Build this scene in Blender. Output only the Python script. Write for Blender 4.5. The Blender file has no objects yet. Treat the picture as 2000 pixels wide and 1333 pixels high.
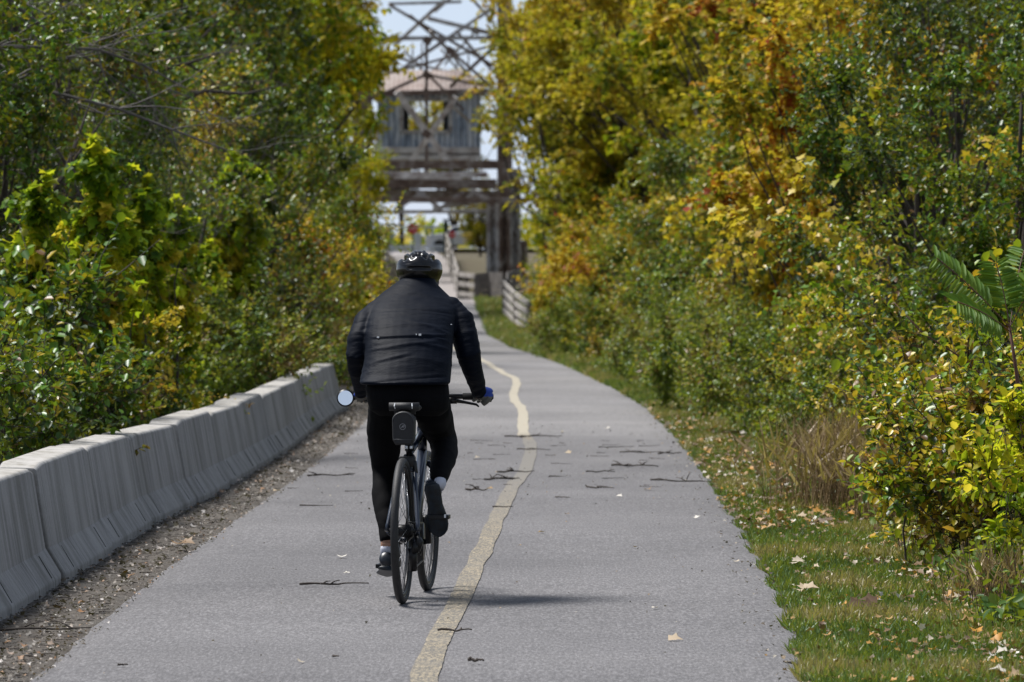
import bpy, bmesh, math, random
import numpy as np
from mathutils import Vector, Matrix, noise as mnoise

# ---------------------------------------------------------------- camera, light, exposure
C = bpy.context.scene
F = 11000.0                      # focal length in pixels of a 2000 px wide picture
CAMZ, YH = 1.6, 515.0            # eye height, horizon row
SUBJ = 26.75
cam_d = bpy.data.cameras.new('camera')
cam = bpy.data.objects.new('camera', cam_d); C.collection.objects.link(cam)
cam.location = (0, 0, CAMZ); cam.rotation_euler = (math.radians(90), 0, 0)
cam_d.sensor_width = 36; cam_d.lens = F * 36 / 2000
cam_d.shift_y = (YH - 666.5) / 2000
cam_d.clip_start = 0.5; cam_d.clip_end = 6000
cam_d.dof.use_dof = True; cam_d.dof.focus_distance = SUBJ; cam_d.dof.aperture_fstop = 8.5
C.camera = cam
SUN_EL, SUN_AZ = math.radians(60), math.radians(-60)       # azimuth from +Y, clockwise: sun to the left, a little ahead
w = bpy.data.worlds.new('World'); C.world = w; w.use_nodes = True
nt = w.node_tree; bg = nt.nodes['Background']
sky = nt.nodes.new('ShaderNodeTexSky'); sky.sky_type = 'NISHITA'; sky.sun_disc = False
sky.sun_elevation = SUN_EL; sky.sun_rotation = SUN_AZ; sky.air_density = 1.0; sky.dust_density = .7; sky.ozone_density = 2.0
cn_ = nt.nodes.new('ShaderNodeTexNoise'); cn_.inputs['Scale'].default_value = 2.2; cn_.inputs['Detail'].default_value = 6
tcw = nt.nodes.new('ShaderNodeTexCoord'); mpw = nt.nodes.new('ShaderNodeMapping'); mpw.inputs['Scale'].default_value = (1, 1, 3.5)
nt.links.new(tcw.outputs['Generated'], mpw.inputs[0]); nt.links.new(mpw.outputs[0], cn_.inputs['Vector'])
crw = nt.nodes.new('ShaderNodeValToRGB'); crw.color_ramp.elements[0].position = .35; crw.color_ramp.elements[0].color = (2.3, 3.0, 4.3, 1); crw.color_ramp.elements[1].position = .65; crw.color_ramp.elements[1].color = (4.0, 4.2, 4.6, 1)
nt.links.new(cn_.outputs['Fac'], crw.inputs[0])
mxw = nt.nodes.new('ShaderNodeMix'); mxw.data_type = 'RGBA'; mxw.inputs[0].default_value = .82; nt.links.new(sky.outputs[0], mxw.inputs[6]); nt.links.new(crw.outputs[0], mxw.inputs[7])
sxw = nt.nodes.new('ShaderNodeSeparateXYZ'); nt.links.new(tcw.outputs['Generated'], sxw.inputs[0]); gr = nt.nodes.new('ShaderNodeValToRGB'); nt.links.new(sxw.outputs['Z'], gr.inputs[0])
gr.color_ramp.elements[0].position = .02; gr.color_ramp.elements[0].color = (1.9, 1.85, 1.8, 1); gr.color_ramp.elements[1].position = .30; gr.color_ramp.elements[1].color = (.86, .86, .86, 1)
mlw = nt.nodes.new('ShaderNodeMix'); mlw.data_type = 'RGBA'; mlw.blend_type = 'MULTIPLY'; mlw.inputs[0].default_value = 1; mlw.clamp_result = False; nt.links.new(mxw.outputs[2], mlw.inputs[6]); nt.links.new(gr.outputs[0], mlw.inputs[7])   # haze brightens the sky toward the horizon
   # thin high cloud over the clear sky
nt.links.new(mlw.outputs[2], bg.inputs[0]); bg.inputs[1].default_value = 0.092
sl = bpy.data.lights.new('sun', 'SUN'); sl.energy = 4.8; sl.angle = math.radians(18); sl.color = (1, 0.972, 0.94)
sun = bpy.data.objects.new('sun', sl); C.collection.objects.link(sun)
sd = Vector((math.sin(SUN_AZ) * math.cos(SUN_EL), math.cos(SUN_AZ) * math.cos(SUN_EL), math.sin(SUN_EL)))
sun.rotation_euler = sd.to_track_quat('Z', 'Y').to_euler(); sun.location = (-20, 30, 30)
C.view_settings.view_transform = 'Standard'; C.view_settings.look = 'None'
C.view_settings.exposure = 0.36; C.view_settings.gamma = 1
C.render.engine = 'CYCLES'; C.cycles.use_denoising = True
C.cycles.max_bounces = 6; C.cycles.transmission_bounces = 4; C.cycles.transparent_max_bounces = 4
C.render.use_persistent_data = False

RNG = np.random.default_rng(7); random.seed(11)
def P(px, py, D): return Vector(((px - 1000) * D / F, D, CAMZ + (YH - py) * D / F))

# ---------------------------------------------------------------- object helpers
def link(o): C.collection.objects.link(o); return o
def tag(o, label, cat, group=None, kind=None):
    if label: o['label'] = label
    if cat: o['category'] = cat
    if group: o['group'] = group
    if kind: o['kind'] = kind
    return o
def empty(name, loc, rz=0):
    o = bpy.data.objects.new(name, None); o.location = loc; o.rotation_euler = (0, 0, rz); o.empty_display_size = .2
    return link(o)

class MB:
    def __init__(s): s.v = []; s.f = []; s.m = []
    def add(s, vs, fs, mi=0):
        b = len(s.v); s.v += [tuple(v) for v in vs]
        for f in fs: s.f.append(tuple(b + i for i in f)); s.m.append(mi)
    def box(s, c, size, R=None, mi=0):
        c = Vector(c); hx, hy, hz = [a / 2 for a in size]
        vs = []
        for x in (-hx, hx):
            for y in (-hy, hy):
                for z in (-hz, hz):
                    q = Vector((x, y, z))
                    if R is not None: q = R @ q
                    vs.append(c + q)
        s.add(vs, [(0, 1, 3, 2), (4, 6, 7, 5), (0, 4, 5, 1), (2, 3, 7, 6), (0, 2, 6, 4), (1, 5, 7, 3)], mi)
    def beam(s, a, b, wd, ht, up=(0, 0, 1), mi=0):
        a = Vector(a); b = Vector(b); d = (b - a); L = d.length; d.normalize(); u = Vector(up)
        if abs(d.dot(u)) > .98: u = Vector((0, 1, 0))
        x = d.cross(u).normalized(); z = x.cross(d)
        R = Matrix((x, d, z)).transposed()
        s.box((a + b) / 2, (wd, L, ht), R, mi)
    def tube(s, pts, rad, seg=8, mi=0, closed=False, cap=True, flat=None):
        pts = [Vector(p) for p in pts]; n = len(pts)
        if not hasattr(rad, '__len__'): rad = [rad] * n
        b = len(s.v); prev = None
        for i, p in enumerate(pts):
            if closed: t = pts[(i + 1) % n] - pts[i - 1]
            else: t = pts[min(i + 1, n - 1)] - pts[max(i - 1, 0)]
            if t.length < 1e-9: t = Vector((0, 0, 1))
            t.normalize()
            if prev is None:
                u = Vector((0, 0, 1)) if abs(t.z) < .9 else Vector((1, 0, 0))
                x = t.cross(u).normalized()
            else:
                x = (prev - t * prev.dot(t))
                x = x.normalized() if x.length > 1e-6 else t.orthogonal().normalized()
            prev = x; y = t.cross(x)
            r = rad[i]; rx, ry = (r if hasattr(r, '__len__') else (r, r))
            for k in range(seg):
                a = 2 * math.pi * k / seg
                s.v.append(tuple(p + x * (rx * math.cos(a)) + y * (ry * math.sin(a))))
        rng = n if closed else n - 1
        for i in range(rng):
            j = (i + 1) % n
            for k in range(seg):
                k2 = (k + 1) % seg
                s.f.append((b + i * seg + k, b + i * seg + k2, b + j * seg + k2, b + j * seg + k)); s.m.append(mi)
        if cap and not closed:
            s.f.append(tuple(b + k for k in range(seg))[::-1]); s.m.append(mi)
            s.f.append(tuple(b + (n - 1) * seg + k for k in range(seg))); s.m.append(mi)
    def ellipses(s, secs, seg=24, mi=0):
        """horizontal elliptic sections (x, y, z, rx, ry) stacked to a closed body"""
        b = len(s.v)
        for (x, y, z, rx, ry) in secs:
            for k in range(seg):
                a = 2 * math.pi * k / seg
                s.v.append((x + rx * math.cos(a), y + ry * math.sin(a), z))
        n = len(secs)
        for i in range(n - 1):
            for k in range(seg):
                k2 = (k + 1) % seg
                s.f.append((b + i * seg + k, b + i * seg + k2, b + (i + 1) * seg + k2, b + (i + 1) * seg + k)); s.m.append(mi)
        s.f.append(tuple(b + k for k in range(seg))[::-1]); s.m.append(mi)
        s.f.append(tuple(b + (n - 1) * seg + k for k in range(seg))); s.m.append(mi)
    def ball(s, c, r, seg=12, rings=8, R=None, mi=0):
        c = Vector(c); rx, ry, rz = r if hasattr(r, '__len__') else (r, r, r)
        b = len(s.v)
        for i in range(1, rings):
            th = math.pi * i / rings
            for k in range(seg):
                a = 2 * math.pi * k / seg
                q = Vector((rx * math.sin(th) * math.cos(a), ry * math.sin(th) * math.sin(a), rz * math.cos(th)))
                if R is not None: q = R @ q
                s.v.append(tuple(c + q))
        top = Vector((0, 0, rz)); bot = Vector((0, 0, -rz))
        if R is not None: top = R @ top; bot = R @ bot
        s.v.append(tuple(c + top)); s.v.append(tuple(c + bot)); T = len(s.v) - 2
        for i in range(rings - 2):
            for k in range(seg):
                k2 = (k + 1) % seg
                s.f.append((b + i * seg + k, b + (i + 1) * seg + k, b + (i + 1) * seg + k2, b + i * seg + k2)); s.m.append(mi)
        for k in range(seg):
            k2 = (k + 1) % seg
            s.f.append((b + k, b + k2, T)); s.m.append(mi)
            q = b + (rings - 2) * seg
            s.f.append((q + k2, q + k, T + 1)); s.m.append(mi)
    def build(s, name, mats, parent=None, smooth=False, bevel=0):
        me = bpy.data.meshes.new(name); me.from_pydata(s.v, [], s.f)
        if not isinstance(mats, (list, tuple)): mats = [mats]
        for m in mats: me.materials.append(m)
        if len(mats) > 1: me.polygons.foreach_set('material_index', s.m)
        if smooth: me.polygons.foreach_set('use_smooth', [True] * len(me.polygons))
        me.update()
        bm = bmesh.new(); bm.from_mesh(me); bmesh.ops.recalc_face_normals(bm, faces=bm.faces); bm.to_mesh(me); bm.free()
        o = link(bpy.data.objects.new(name, me))
        if bevel:
            md = o.modifiers.new('bevel', 'BEVEL'); md.width = bevel; md.segments = 2; md.limit_method = 'ANGLE'
        if parent is not None: o.parent = parent
        return o

def remeshed(mb, name, mats, voxel, smooth=4, parent=None, disp=None, matfn=None):
    """voxel-merge overlapping closed solids into one continuous skin"""
    o = mb.build(name + '_tmp', mats, None)
    m = o.modifiers.new('r', 'REMESH'); m.mode = 'VOXEL'; m.voxel_size = voxel; m.use_smooth_shade = True
    m2 = o.modifiers.new('s', 'SMOOTH'); m2.factor = .5; m2.iterations = smooth
    dg = bpy.context.evaluated_depsgraph_get(); dg.update()
    me = bpy.data.meshes.new_from_object(o.evaluated_get(dg)); me.name = name
    bpy.data.objects.remove(o)
    me.materials.clear()
    for mm in (mats if isinstance(mats, (list, tuple)) else [mats]): me.materials.append(mm)
    n = len(me.vertices)
    co = np.empty(n * 3, 'f'); me.vertices.foreach_get('co', co); co = co.reshape(-1, 3)
    if disp is not None:
        no = np.empty(n * 3, 'f'); me.vertices.foreach_get('normal', no); no = no.reshape(-1, 3)
        d = disp(co, no); co = co + no * d[:, None]
        me.vertices.foreach_set('co', co.astype('f').ravel())
    if matfn is not None:
        cs = np.empty(len(me.polygons) * 3, 'f'); me.polygons.foreach_get('center', cs)
        me.polygons.foreach_set('material_index', matfn(cs.reshape(-1, 3)).astype('i'))
    me.polygons.foreach_set('use_smooth', [True] * len(me.polygons)); me.update()
    ob = link(bpy.data.objects.new(name, me))
    if parent is not None: ob.parent = parent; ob.matrix_parent_inverse = parent_inv(parent)
    return ob
def parent_inv(p):
    return (Matrix.Translation(p.location) @ p.rotation_euler.to_matrix().to_4x4()).inverted()
def attach(o, p): o.parent = p; o.matrix_parent_inverse = parent_inv(p); return o

# ---------------------------------------------------------------- materials
def newmat(name):
    m = bpy.data.materials.new(name); m.use_nodes = True
    return m, m.node_tree, m.node_tree.nodes['Principled BSDF']
def N(t, typ, **kw):
    n = t.nodes.new(typ)
    for k, v in kw.items(): setattr(n, k, v)
    return n
def ramp(t, fac, stops, interp='LINEAR'):
    r = N(t, 'ShaderNodeValToRGB'); cr = r.color_ramp; cr.interpolation = interp
    while len(cr.elements) < len(stops): cr.elements.new(.5)
    for e, (p, c) in zip(cr.elements, stops): e.position = p; e.color = (*c, 1) if len(c) == 3 else c
    t.links.new(fac, r.inputs[0]); return r.outputs[0]
def noise(t, scale=5, detail=4, vec=None, rough=.55, sc3=None):
    n = N(t, 'ShaderNodeTexNoise'); n.inputs['Scale'].default_value = scale; n.inputs['Detail'].default_value = detail
    n.inputs['Roughness'].default_value = rough
    if vec is None:
        tc = N(t, 'ShaderNodeTexCoord'); vec = tc.outputs['Object']
    if sc3 is not None:
        mp = N(t, 'ShaderNodeMapping'); mp.inputs['Scale'].default_value = sc3; t.links.new(vec, mp.inputs[0]); vec = mp.outputs[0]
    t.links.new(vec, n.inputs['Vector']); return n.outputs['Fac']
def mix(t, fac, a, b, mode='MIX'):
    m = N(t, 'ShaderNodeMix', data_type='RGBA', blend_type=mode)
    for v, i in ((fac, 0), (a, 6), (b, 7)):
        if isinstance(v, (int, float)): m.inputs[i].default_value = v
        elif isinstance(v, tuple): m.inputs[i].default_value = (*v, 1)
        else: t.links.new(v, m.inputs[i])
    return m.outputs[2]
def bump(t, b, h, strength=.3, dist=.01):
    n = N(t, 'ShaderNodeBump'); n.inputs['Strength'].default_value = strength; n.inputs['Distance'].default_value = dist
    t.links.new(h, n.inputs['Height']); t.links.new(n.outputs[0], b.inputs['Normal'])
def simple(name, col, rough=.5, metal=0, var=.25, nscale=8, bmp=0, spec=.5, coat=0):
    m, t, b = newmat(name)
    f = noise(t, nscale, 5)
    c2 = tuple(min(1, c * (1 + var)) for c in col); c1 = tuple(c * (1 - var) for c in col)
    t.links.new(ramp(t, f, [(.3, c1), (.7, c2)]), b.inputs['Base Color'])
    b.inputs['Roughness'].default_value = rough; b.inputs['Metallic'].default_value = metal
    b.inputs['Specular IOR Level'].default_value = spec; b.inputs['Coat Weight'].default_value = coat
    if bmp: bump(t, b, noise(t, nscale * 6, 4), bmp, .004)
    return m
def leafmat(name, stops, rough=.45, trans=.35, spec=.5):
    """per-leaf colour from the face attribute 'tint'; each plant shifts it a little"""
    m, t, b = newmat(name)
    at = N(t, 'ShaderNodeAttribute', attribute_name='tint')
    col = ramp(t, at.outputs['Fac'], stops, 'LINEAR')
    b.inputs['Roughness'].default_value = rough; b.inputs['Specular IOR Level'].default_value = spec
    t.links.new(col, b.inputs['Base Color'])
    tr = N(t, 'ShaderNodeBsdfTranslucent')
    t.links.new(mix(t, .35, col, (.5, .5, .02), 'MIX'), tr.inputs[0])
    ms = N(t, 'ShaderNodeMixShader'); ms.inputs[0].default_value = trans
    t.links.new(b.outputs[0], ms.inputs[1]); t.links.new(tr.outputs[0], ms.inputs[2])
    t.links.new(ms.outputs[0], t.nodes['Material Output'].inputs[0])
    return m
M = {}
def bands(pal):
    """[(share, colour), ...] -> stops"""
    tot = sum(p for p, _ in pal); x = 0; out = []
    for s, c in pal: out.append(((x + s / 2) / tot, c)); x += s
    return out
G_D = (.012, .040, .008); G_M = (.038, .115, .010); G_B = (.11, .25, .012); G_Y = (.25, .34, .012)
Y_O = (.24, .20, .012); Y_1 = (.50, .37, .018); Y_2 = (.68, .52, .05); O_1 = (.55, .27, .015); O_2 = (.42, .11, .014); BR = (.16, .08, .03); RD = (.35, .035, .015)
M['glossy'] = leafmat('glossy_green_leaves', bands([(24, G_D), (34, G_M), (24, G_B), (9, Y_O), (7, Y_1), (2, BR)]), .36, .3, .42)
M['dark'] = leafmat('dark_green_leaves', bands([(44, G_D), (36, G_M), (11, G_B), (7, Y_1), (2, O_1)]), .38, .3, .4)
M['olive'] = leafmat('olive_gold_leaves', bands([(10, G_M), (16, (.07, .17, .008)), (22, (.20, .27, .010)), (28, (.46, .40, .010)), (22, (.58, .44, .015))]), .55, .5, .2)
M['yellow'] = leafmat('yellow_leaves', bands([(10, (.06, .12, .010)), (20, (.20, .23, .015)), (34, (.42, .36, .02)), (24, (.60, .47, .04)), (7, O_1), (3, BR)]), .55, .45, .2)
M['orange'] = leafmat('orange_leaves', bands([(16, G_M), (20, Y_O), (26, Y_1), (16, Y_2), (15, O_1), (5, O_2), (2, RD)]), .5, .45, .25)
M['bright'] = leafmat('bright_green_leaves', bands([(5, G_M), (30, (.14, .30, .012)), (36, (.30, .40, .012)), (20, (.50, .48, .02)), (9, Y_2)]), .45, .65, .25)
M['gold'] = leafmat('gold_vine_leaves', bands([(14, G_B), (20, G_Y), (26, Y_1), (26, Y_2), (14, O_1)]), .45, .45)
M['mixed'] = leafmat('mixed_leaves', bands([(14, G_D), (22, G_M), (20, G_B), (15, G_Y), (16, Y_1), (5, Y_2), (7, O_1), (3, BR)]), .38, .35, .6)
M['weeds'] = leafmat('weed_leaves', bands([(16, G_M), (30, (.085, .17, .018)), (28, (.18, .26, .03)), (14, (.32, .31, .05)), (7, (.28, .20, .07)), (5, BR)]), .45, .4, .5)
M['litter'] = leafmat('fallen_leaves', bands([(30, (.11, .065, .035)), (28, (.20, .125, .065)), (16, (.36, .22, .07)), (14, (.48, .22, .02)), (7, (.45, .38, .28)), (5, (.66, .62, .55))]), .55, .1, .35)
M['crumbs'] = leafmat('path_crumbs', bands([(50, (.05, .042, .036)), (25, (.14, .11, .08)), (15, (.45, .42, .36)), (10, (.30, .18, .06))]), .7, .05, .2)
M['shoulder'] = leafmat('shoulder_debris', bands([(38, (.07, .058, .048)), (26, (.15, .13, .11)), (16, (.30, .28, .25)), (8, (.26, .13, .05)), (12, (.48, .45, .42))]), .6, .05, .4)
M['grass'] = leafmat('grass_blades', bands([(26, (.05, .12, .02)), (36, (.09, .18, .025)), (20, (.16, .23, .04)), (18, (.30, .26, .10))]), .5, .3)
M['straw'] = leafmat('dry_grass_blades', bands([(30, (.16, .10, .05)), (40, (.30, .20, .10)), (30, (.45, .33, .18))]), .5, .3)
M['sumac'] = leafmat('compound_leaves', bands([(20, G_M), (50, (.09, .22, .02)), (30, (.18, .30, .03))]), .5, .45, .3)
M['bark'] = simple('bark', (.06, .048, .04), .9, var=.4, nscale=12, bmp=.6)
M['twigbark'] = simple('twig_bark', (.035, .026, .021), .8, var=.4, nscale=20)
M['deadtwig'] = simple('dead_twig', (.060, .048, .040), .85, var=.4, nscale=30)
M['greybark'] = simple('grey_bark', (.12, .108, .10), .85, var=.35, nscale=12, bmp=.5)
M['redstem'] = simple('red_brown_stem', (.10, .035, .02), .6, var=.3, nscale=20)
# ---------------------------------------------------------------- ground, path, line
GZ_D = [0, 90, 110, 130, 155, 165, 175, 200, 206, 262, 290, 318, 330, 340, 420, 6000]
GZ_Z = [0, 0, -.08, -.2, -.39, -.28, -.07, .27, .30, 1.75, 1.95, 2.2, 2.45, 2.45, -2, -2]
def gz(D): return float(np.interp(D, GZ_D, GZ_Z))
def G(px, py):
    """point of the flat near ground under a pixel"""
    D = CAMZ * F / (py - YH); return Vector(((px - 1000) * D / F, D, 0))
RE_D = [15, 21.5, 26.1, 32.9, 41.4, 49.6, 61.7, 70, 80, 97.8, 113, 150, 182, 195]
RE_X = [.99, 1.135, 1.28, 1.385, 1.47, 1.53, 1.51, 1.36, 1.09, .53, 0, -.55, -1.08, -1.25]
LE_D = [15, 21.5, 28.6, 33.5, 42.4, 52.5, 61.7, 80, 97.8, 113, 150, 182, 195]
LE_X = [-1.9, -1.84, -1.82, -1.74, -1.60, -1.50, -1.48, -1.9, -2.45, -2.95, -3.5, -3.8, -3.85]
CL = [(830, 1400), (828, 1333), (862, 1250), (903, 1170), (935, 1100), (958, 1050), (984, 990), (1003, 955), (1026, 925), (1036, 895), (1037, 876), (1030, 862), (1023, 858),
      (1021, 834), (1022, 812), (1017, 800), (1006, 788), (1002, 775), (1005, 766), (1010, 755), (1007, 744), (992, 737), (966, 722), (950, 711), (935, 702), (920, 692), (905, 683), (870, 668)]
def re(D): return float(np.interp(D, RE_D, RE_X))
def le(D): return float(np.interp(D, LE_D, LE_X))

def grid(name, xs_fn, Ds, nx, z_fn, matl):
    vs = []; fs = []
    for D in Ds:
        a, b = xs_fn(D)
        for k in range(nx):
            x = a + (b - a) * k / (nx - 1); vs.append((x, D, z_fn(x, D)))
    for i in range(len(Ds) - 1):
        for k in range(nx - 1):
            q = i * nx + k; fs.append((q, q + 1, q + nx + 1, q + nx))
    mb = MB(); mb.add(vs, fs); return mb.build(name, matl, smooth=True)
def side(x, D):
    """gentle banks beside the path"""
    d = max(0, x - re(min(D, 195)) - 1.2) if x > 0 else max(0, le(min(D, 195)) - .9 - x)
    return min(d * .06, 1.2) * (1 if D < 190 else 0)

m, t, b = newmat('soil')
f1 = noise(t, 1.3, 6); f2 = noise(t, 22, 6, rough=.7)
c = mix(t, .55, ramp(t, f1, [(.35, (.07, .05, .03)), (.65, (.07, .085, .03))]), ramp(t, f2, [(.3, (.05, .035, .022)), (.7, (.15, .11, .065))]))
t.links.new(c, b.inputs['Base Color']); b.inputs['Roughness'].default_value = .95; bump(t, b, f2, .8, .03); M['soil'] = m
Ds = [8, 14] + [18 + 1.5 * i for i in range(122)] + [205, 210, 220, 240, 262, 290, 318, 330, 340, 380, 420, 700, 1500, 3500, 5500]
def ground_sheet():
    vs = []; fs = []
    offs = [-60, -30, -15, -8, -5, -3, -2, -1.2, 0]
    for D in Ds:
        l_, r_ = le(min(D, 195)) - .9, re(min(D, 195)) + 1.2; k = 1 + max(0, D - 40) / 25
        for x in [l_ + o_ * k for o_ in offs] + [l_ + (r_ - l_) * q / 6 for q in range(1, 6)] + [r_ - o_ * k for o_ in offs[::-1]]:
            vs.append((x, D, gz(D) + side(x, D) - .012))
    n = len(offs) * 2 + 5
    for i in range(len(Ds) - 1):
        for k in range(n - 1):
            q = i * n + k; fs.append((q, q + 1, q + n + 1, q + n))
    mb = MB(); mb.add(vs, fs); return mb.build('ground', M['soil'], smooth=True)
ground_sheet()['kind'] = 'structure'

m, t, b = newmat('dirt_shoulder')
f2 = noise(t, 30, 8, rough=.75); f3 = noise(t, 4, 4)
c = ramp(t, f2, [(.3, (.035, .028, .022)), (.5, (.09, .075, .06)), (.62, (.17, .145, .12)), (.75, (.34, .31, .28))])
c = mix(t, ramp(t, f3, [(.4, (0, 0, 0)), (.65, (.6, .6, .6))]), c, (.13, .12, .105))
t.links.new(c, b.inputs['Base Color']); b.inputs['Roughness'].default_value = .95; bump(t, b, f2, 1, .02); M['dirt'] = m
def dshape(x, D): return gz(D) + .004 + .02 * (mnoise.noise((x * 5, D * 1.5, 0)) + .35)
grid('dirt_shoulder', lambda D: (le(D) - 1.25, le(D) + .05), [15 + .35 * i for i in range(190)], 16, lambda x, D: dshape(x, D) - (.03 if x > le(D) - .02 else 0), M['dirt'])['kind'] = 'structure'

m, t, b = newmat('asphalt')
tc = N(t, 'ShaderNodeTexCoord'); ob = tc.outputs['Object']
fine = noise(t, 75, 3, ob, .85, (1, .16, 1)); mid = noise(t, 9, 5, ob); big = noise(t, .8, 4, ob, .5, (.6, .35, 1))
strp = noise(t, 1.0, 3, ob, .5, (.35, 1.1, 1))
c = ramp(t, fine, [(.30, (.050, .048, .048)), (.5, (.145, .140, .138)), (.70, (.33, .32, .315))])
c = mix(t, .40, c, ramp(t, mid, [(.3, (.122, .118, .117)), (.7, (.172, .166, .163))]))
c = mix(t, .5, c, mix(t, 1.0, c, ramp(t, big, [(.35, (.62, .62, .63)), (.65, (1.12, 1.12, 1.12))]), 'MULTIPLY'))
c = mix(t, .5, c, mix(t, 1.0, c, ramp(t, strp, [(.35, (.90, .90, .91)), (.62, (1.04, 1.04, 1.04))]), 'MULTIPLY'))
vo = N(t, 'ShaderNodeTexVoronoi'); vo.inputs['Scale'].default_value = 26; t.links.new(ob, vo.inputs['Vector'])
spk = ramp(t, vo.outputs['Distance'], [(.05, (1, 1, 1)), (.09, (0, 0, 0))])
c = mix(t, mix(t, 1.0, spk, ramp(t, noise(t, 3, 2, ob), [(.55, (0, 0, 0)), (.75, (.5, .5, .5))]), 'MULTIPLY'), c, (.06, .055, .05))
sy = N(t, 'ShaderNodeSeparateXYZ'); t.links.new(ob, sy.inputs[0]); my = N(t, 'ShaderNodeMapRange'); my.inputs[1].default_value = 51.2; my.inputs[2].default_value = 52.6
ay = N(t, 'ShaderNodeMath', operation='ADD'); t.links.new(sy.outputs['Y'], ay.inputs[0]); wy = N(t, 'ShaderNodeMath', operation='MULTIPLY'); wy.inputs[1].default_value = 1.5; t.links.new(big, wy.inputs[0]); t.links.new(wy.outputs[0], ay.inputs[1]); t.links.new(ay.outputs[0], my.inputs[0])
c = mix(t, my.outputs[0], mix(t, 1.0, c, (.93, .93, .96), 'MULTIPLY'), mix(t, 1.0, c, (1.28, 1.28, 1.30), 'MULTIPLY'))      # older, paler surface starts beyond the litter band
t.links.new(c, b.inputs['Base Color']); b.inputs['Roughness'].default_value = .82; b.inputs['Specular IOR Level'].default_value = .35
bump(t, b, fine, .55, .006); M['asphalt'] = m
def pz(x, D):
    e = min(x - le(D), re(D) - x)
    return gz(D) + .022 - (.02 if e < .02 else 0) + .006 * math.sin(D * 1.15 + .4 * math.sin(D * .37)) * min(1, e * 2) * (1 if D > 20 else 0)
def rag(D, s): return .022 * mnoise.noise((D * 2.3, s, 0)) + .03 * mnoise.noise((D * .55, s + 5, 0))
PD = [12 + .2 * i for i in range(300)] + [72 + 1.0 * i for i in range(124)]
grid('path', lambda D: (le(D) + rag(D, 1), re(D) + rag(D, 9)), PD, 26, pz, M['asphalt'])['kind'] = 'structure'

m, t, b = newmat('worn_yellow_paint')
f = noise(t, 75, 3, None, .85, (1, .16, 1)); f2 = noise(t, 3, 4)
c = ramp(t, f, [(.42, (.10, .095, .085)), (.52, (.22, .185, .13)), (.7, (.40, .34, .24))])
c = mix(t, ramp(t, f2, [(.42, (0, 0, 0)), (.7, (.6, .6, .6))]), c, (.17, .155, .13))
tc = N(t, 'ShaderNodeTexCoord'); sx = N(t, 'ShaderNodeSeparateXYZ'); t.links.new(tc.outputs['Object'], sx.inputs[0])
mr_ = N(t, 'ShaderNodeMapRange'); mr_.inputs[1].default_value = 30; mr_.inputs[2].default_value = 60; t.links.new(sx.outputs['Y'], mr_.inputs[0])
c = mix(t, ramp(t, mr_.outputs[0], [(.1, (0, 0, 0)), (.3, (.55, .55, .55)), (.4, (.85, .85, .85)), (.66, (.85, .85, .85)), (.71, (0, 0, 0))]), c, (.165, .155, .14))
c = mix(t, ramp(t, mr_.outputs[0], [(.69, (0, 0, 0)), (.76, (.75, .75, .75))]), c, (.42, .38, .30))
t.links.new(c, b.inputs['Base Color']); b.inputs['Roughness'].default_value = .8; M['line'] = m
pts = []
for px, py in CL:
    g = G(px, py); pts.append((g.y, g.x))
pts.sort(); LD = [p[0] for p in pts]; LX = [p[1] for p in pts]
def clx(D): return float(np.interp(D, LD, LX))
grid('centre_line', lambda D: (lambda k: (clx(D) - k - .005 * mnoise.noise((D * 6, 0, 3)), clx(D) + k + .005 * mnoise.noise((D * 6, 4, 3))))(.052 + .014 * mnoise.noise((D * .8, 7, 0))), [19.5 + .1 * i for i in range(1000)], 3, lambda x, D: pz(x, D) + .005, M['line'])['kind'] = 'structure'

# ---------------------------------------------------------------- leaf-cloud builder
LEAF = (np.array([(0, 0, 0), (.30, .28, .07), (.27, .68, .05), (0, 1, -.12), (-.27, .68, .05), (-.30, .28, .07)]), [(0, 1, 2, 3), (0, 3, 4, 5)])
NARROW = (np.array([(0, 0, 0), (.10, .3, .02), (.09, .7, 0), (0, 1, -.15), (-.09, .7, 0), (-.10, .3, .02)]), [(0, 1, 2, 3), (0, 3, 4, 5)])
LOBED = (np.array([(0, 0, 0), (.42, .02, .06), (.34, .30, .04), (0, .42, 0), (.55, .58, .10), (.24, .66, .02), (0, 1.05, -.12),
                   (-.24, .66, .02), (-.55, .58, .10), (-.34, .30, .04), (-.42, .02, .06)]),
         [(0, 1, 2, 3), (3, 2, 4, 5), (3, 5, 6, 7), (3, 7, 8, 9), (0, 3, 9, 10)])
BLADE = (np.array([(-.035, 0, 0), (.035, 0, 0), (.025, .55, .08), (-.025, .55, .08), (.004, 1, .28), (-.004, 1, .28)]), [(0, 1, 2, 3), (3, 2, 4, 5)])
def unit(a): return a / np.maximum(np.linalg.norm(a, axis=-1, keepdims=True), 1e-9)
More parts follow.
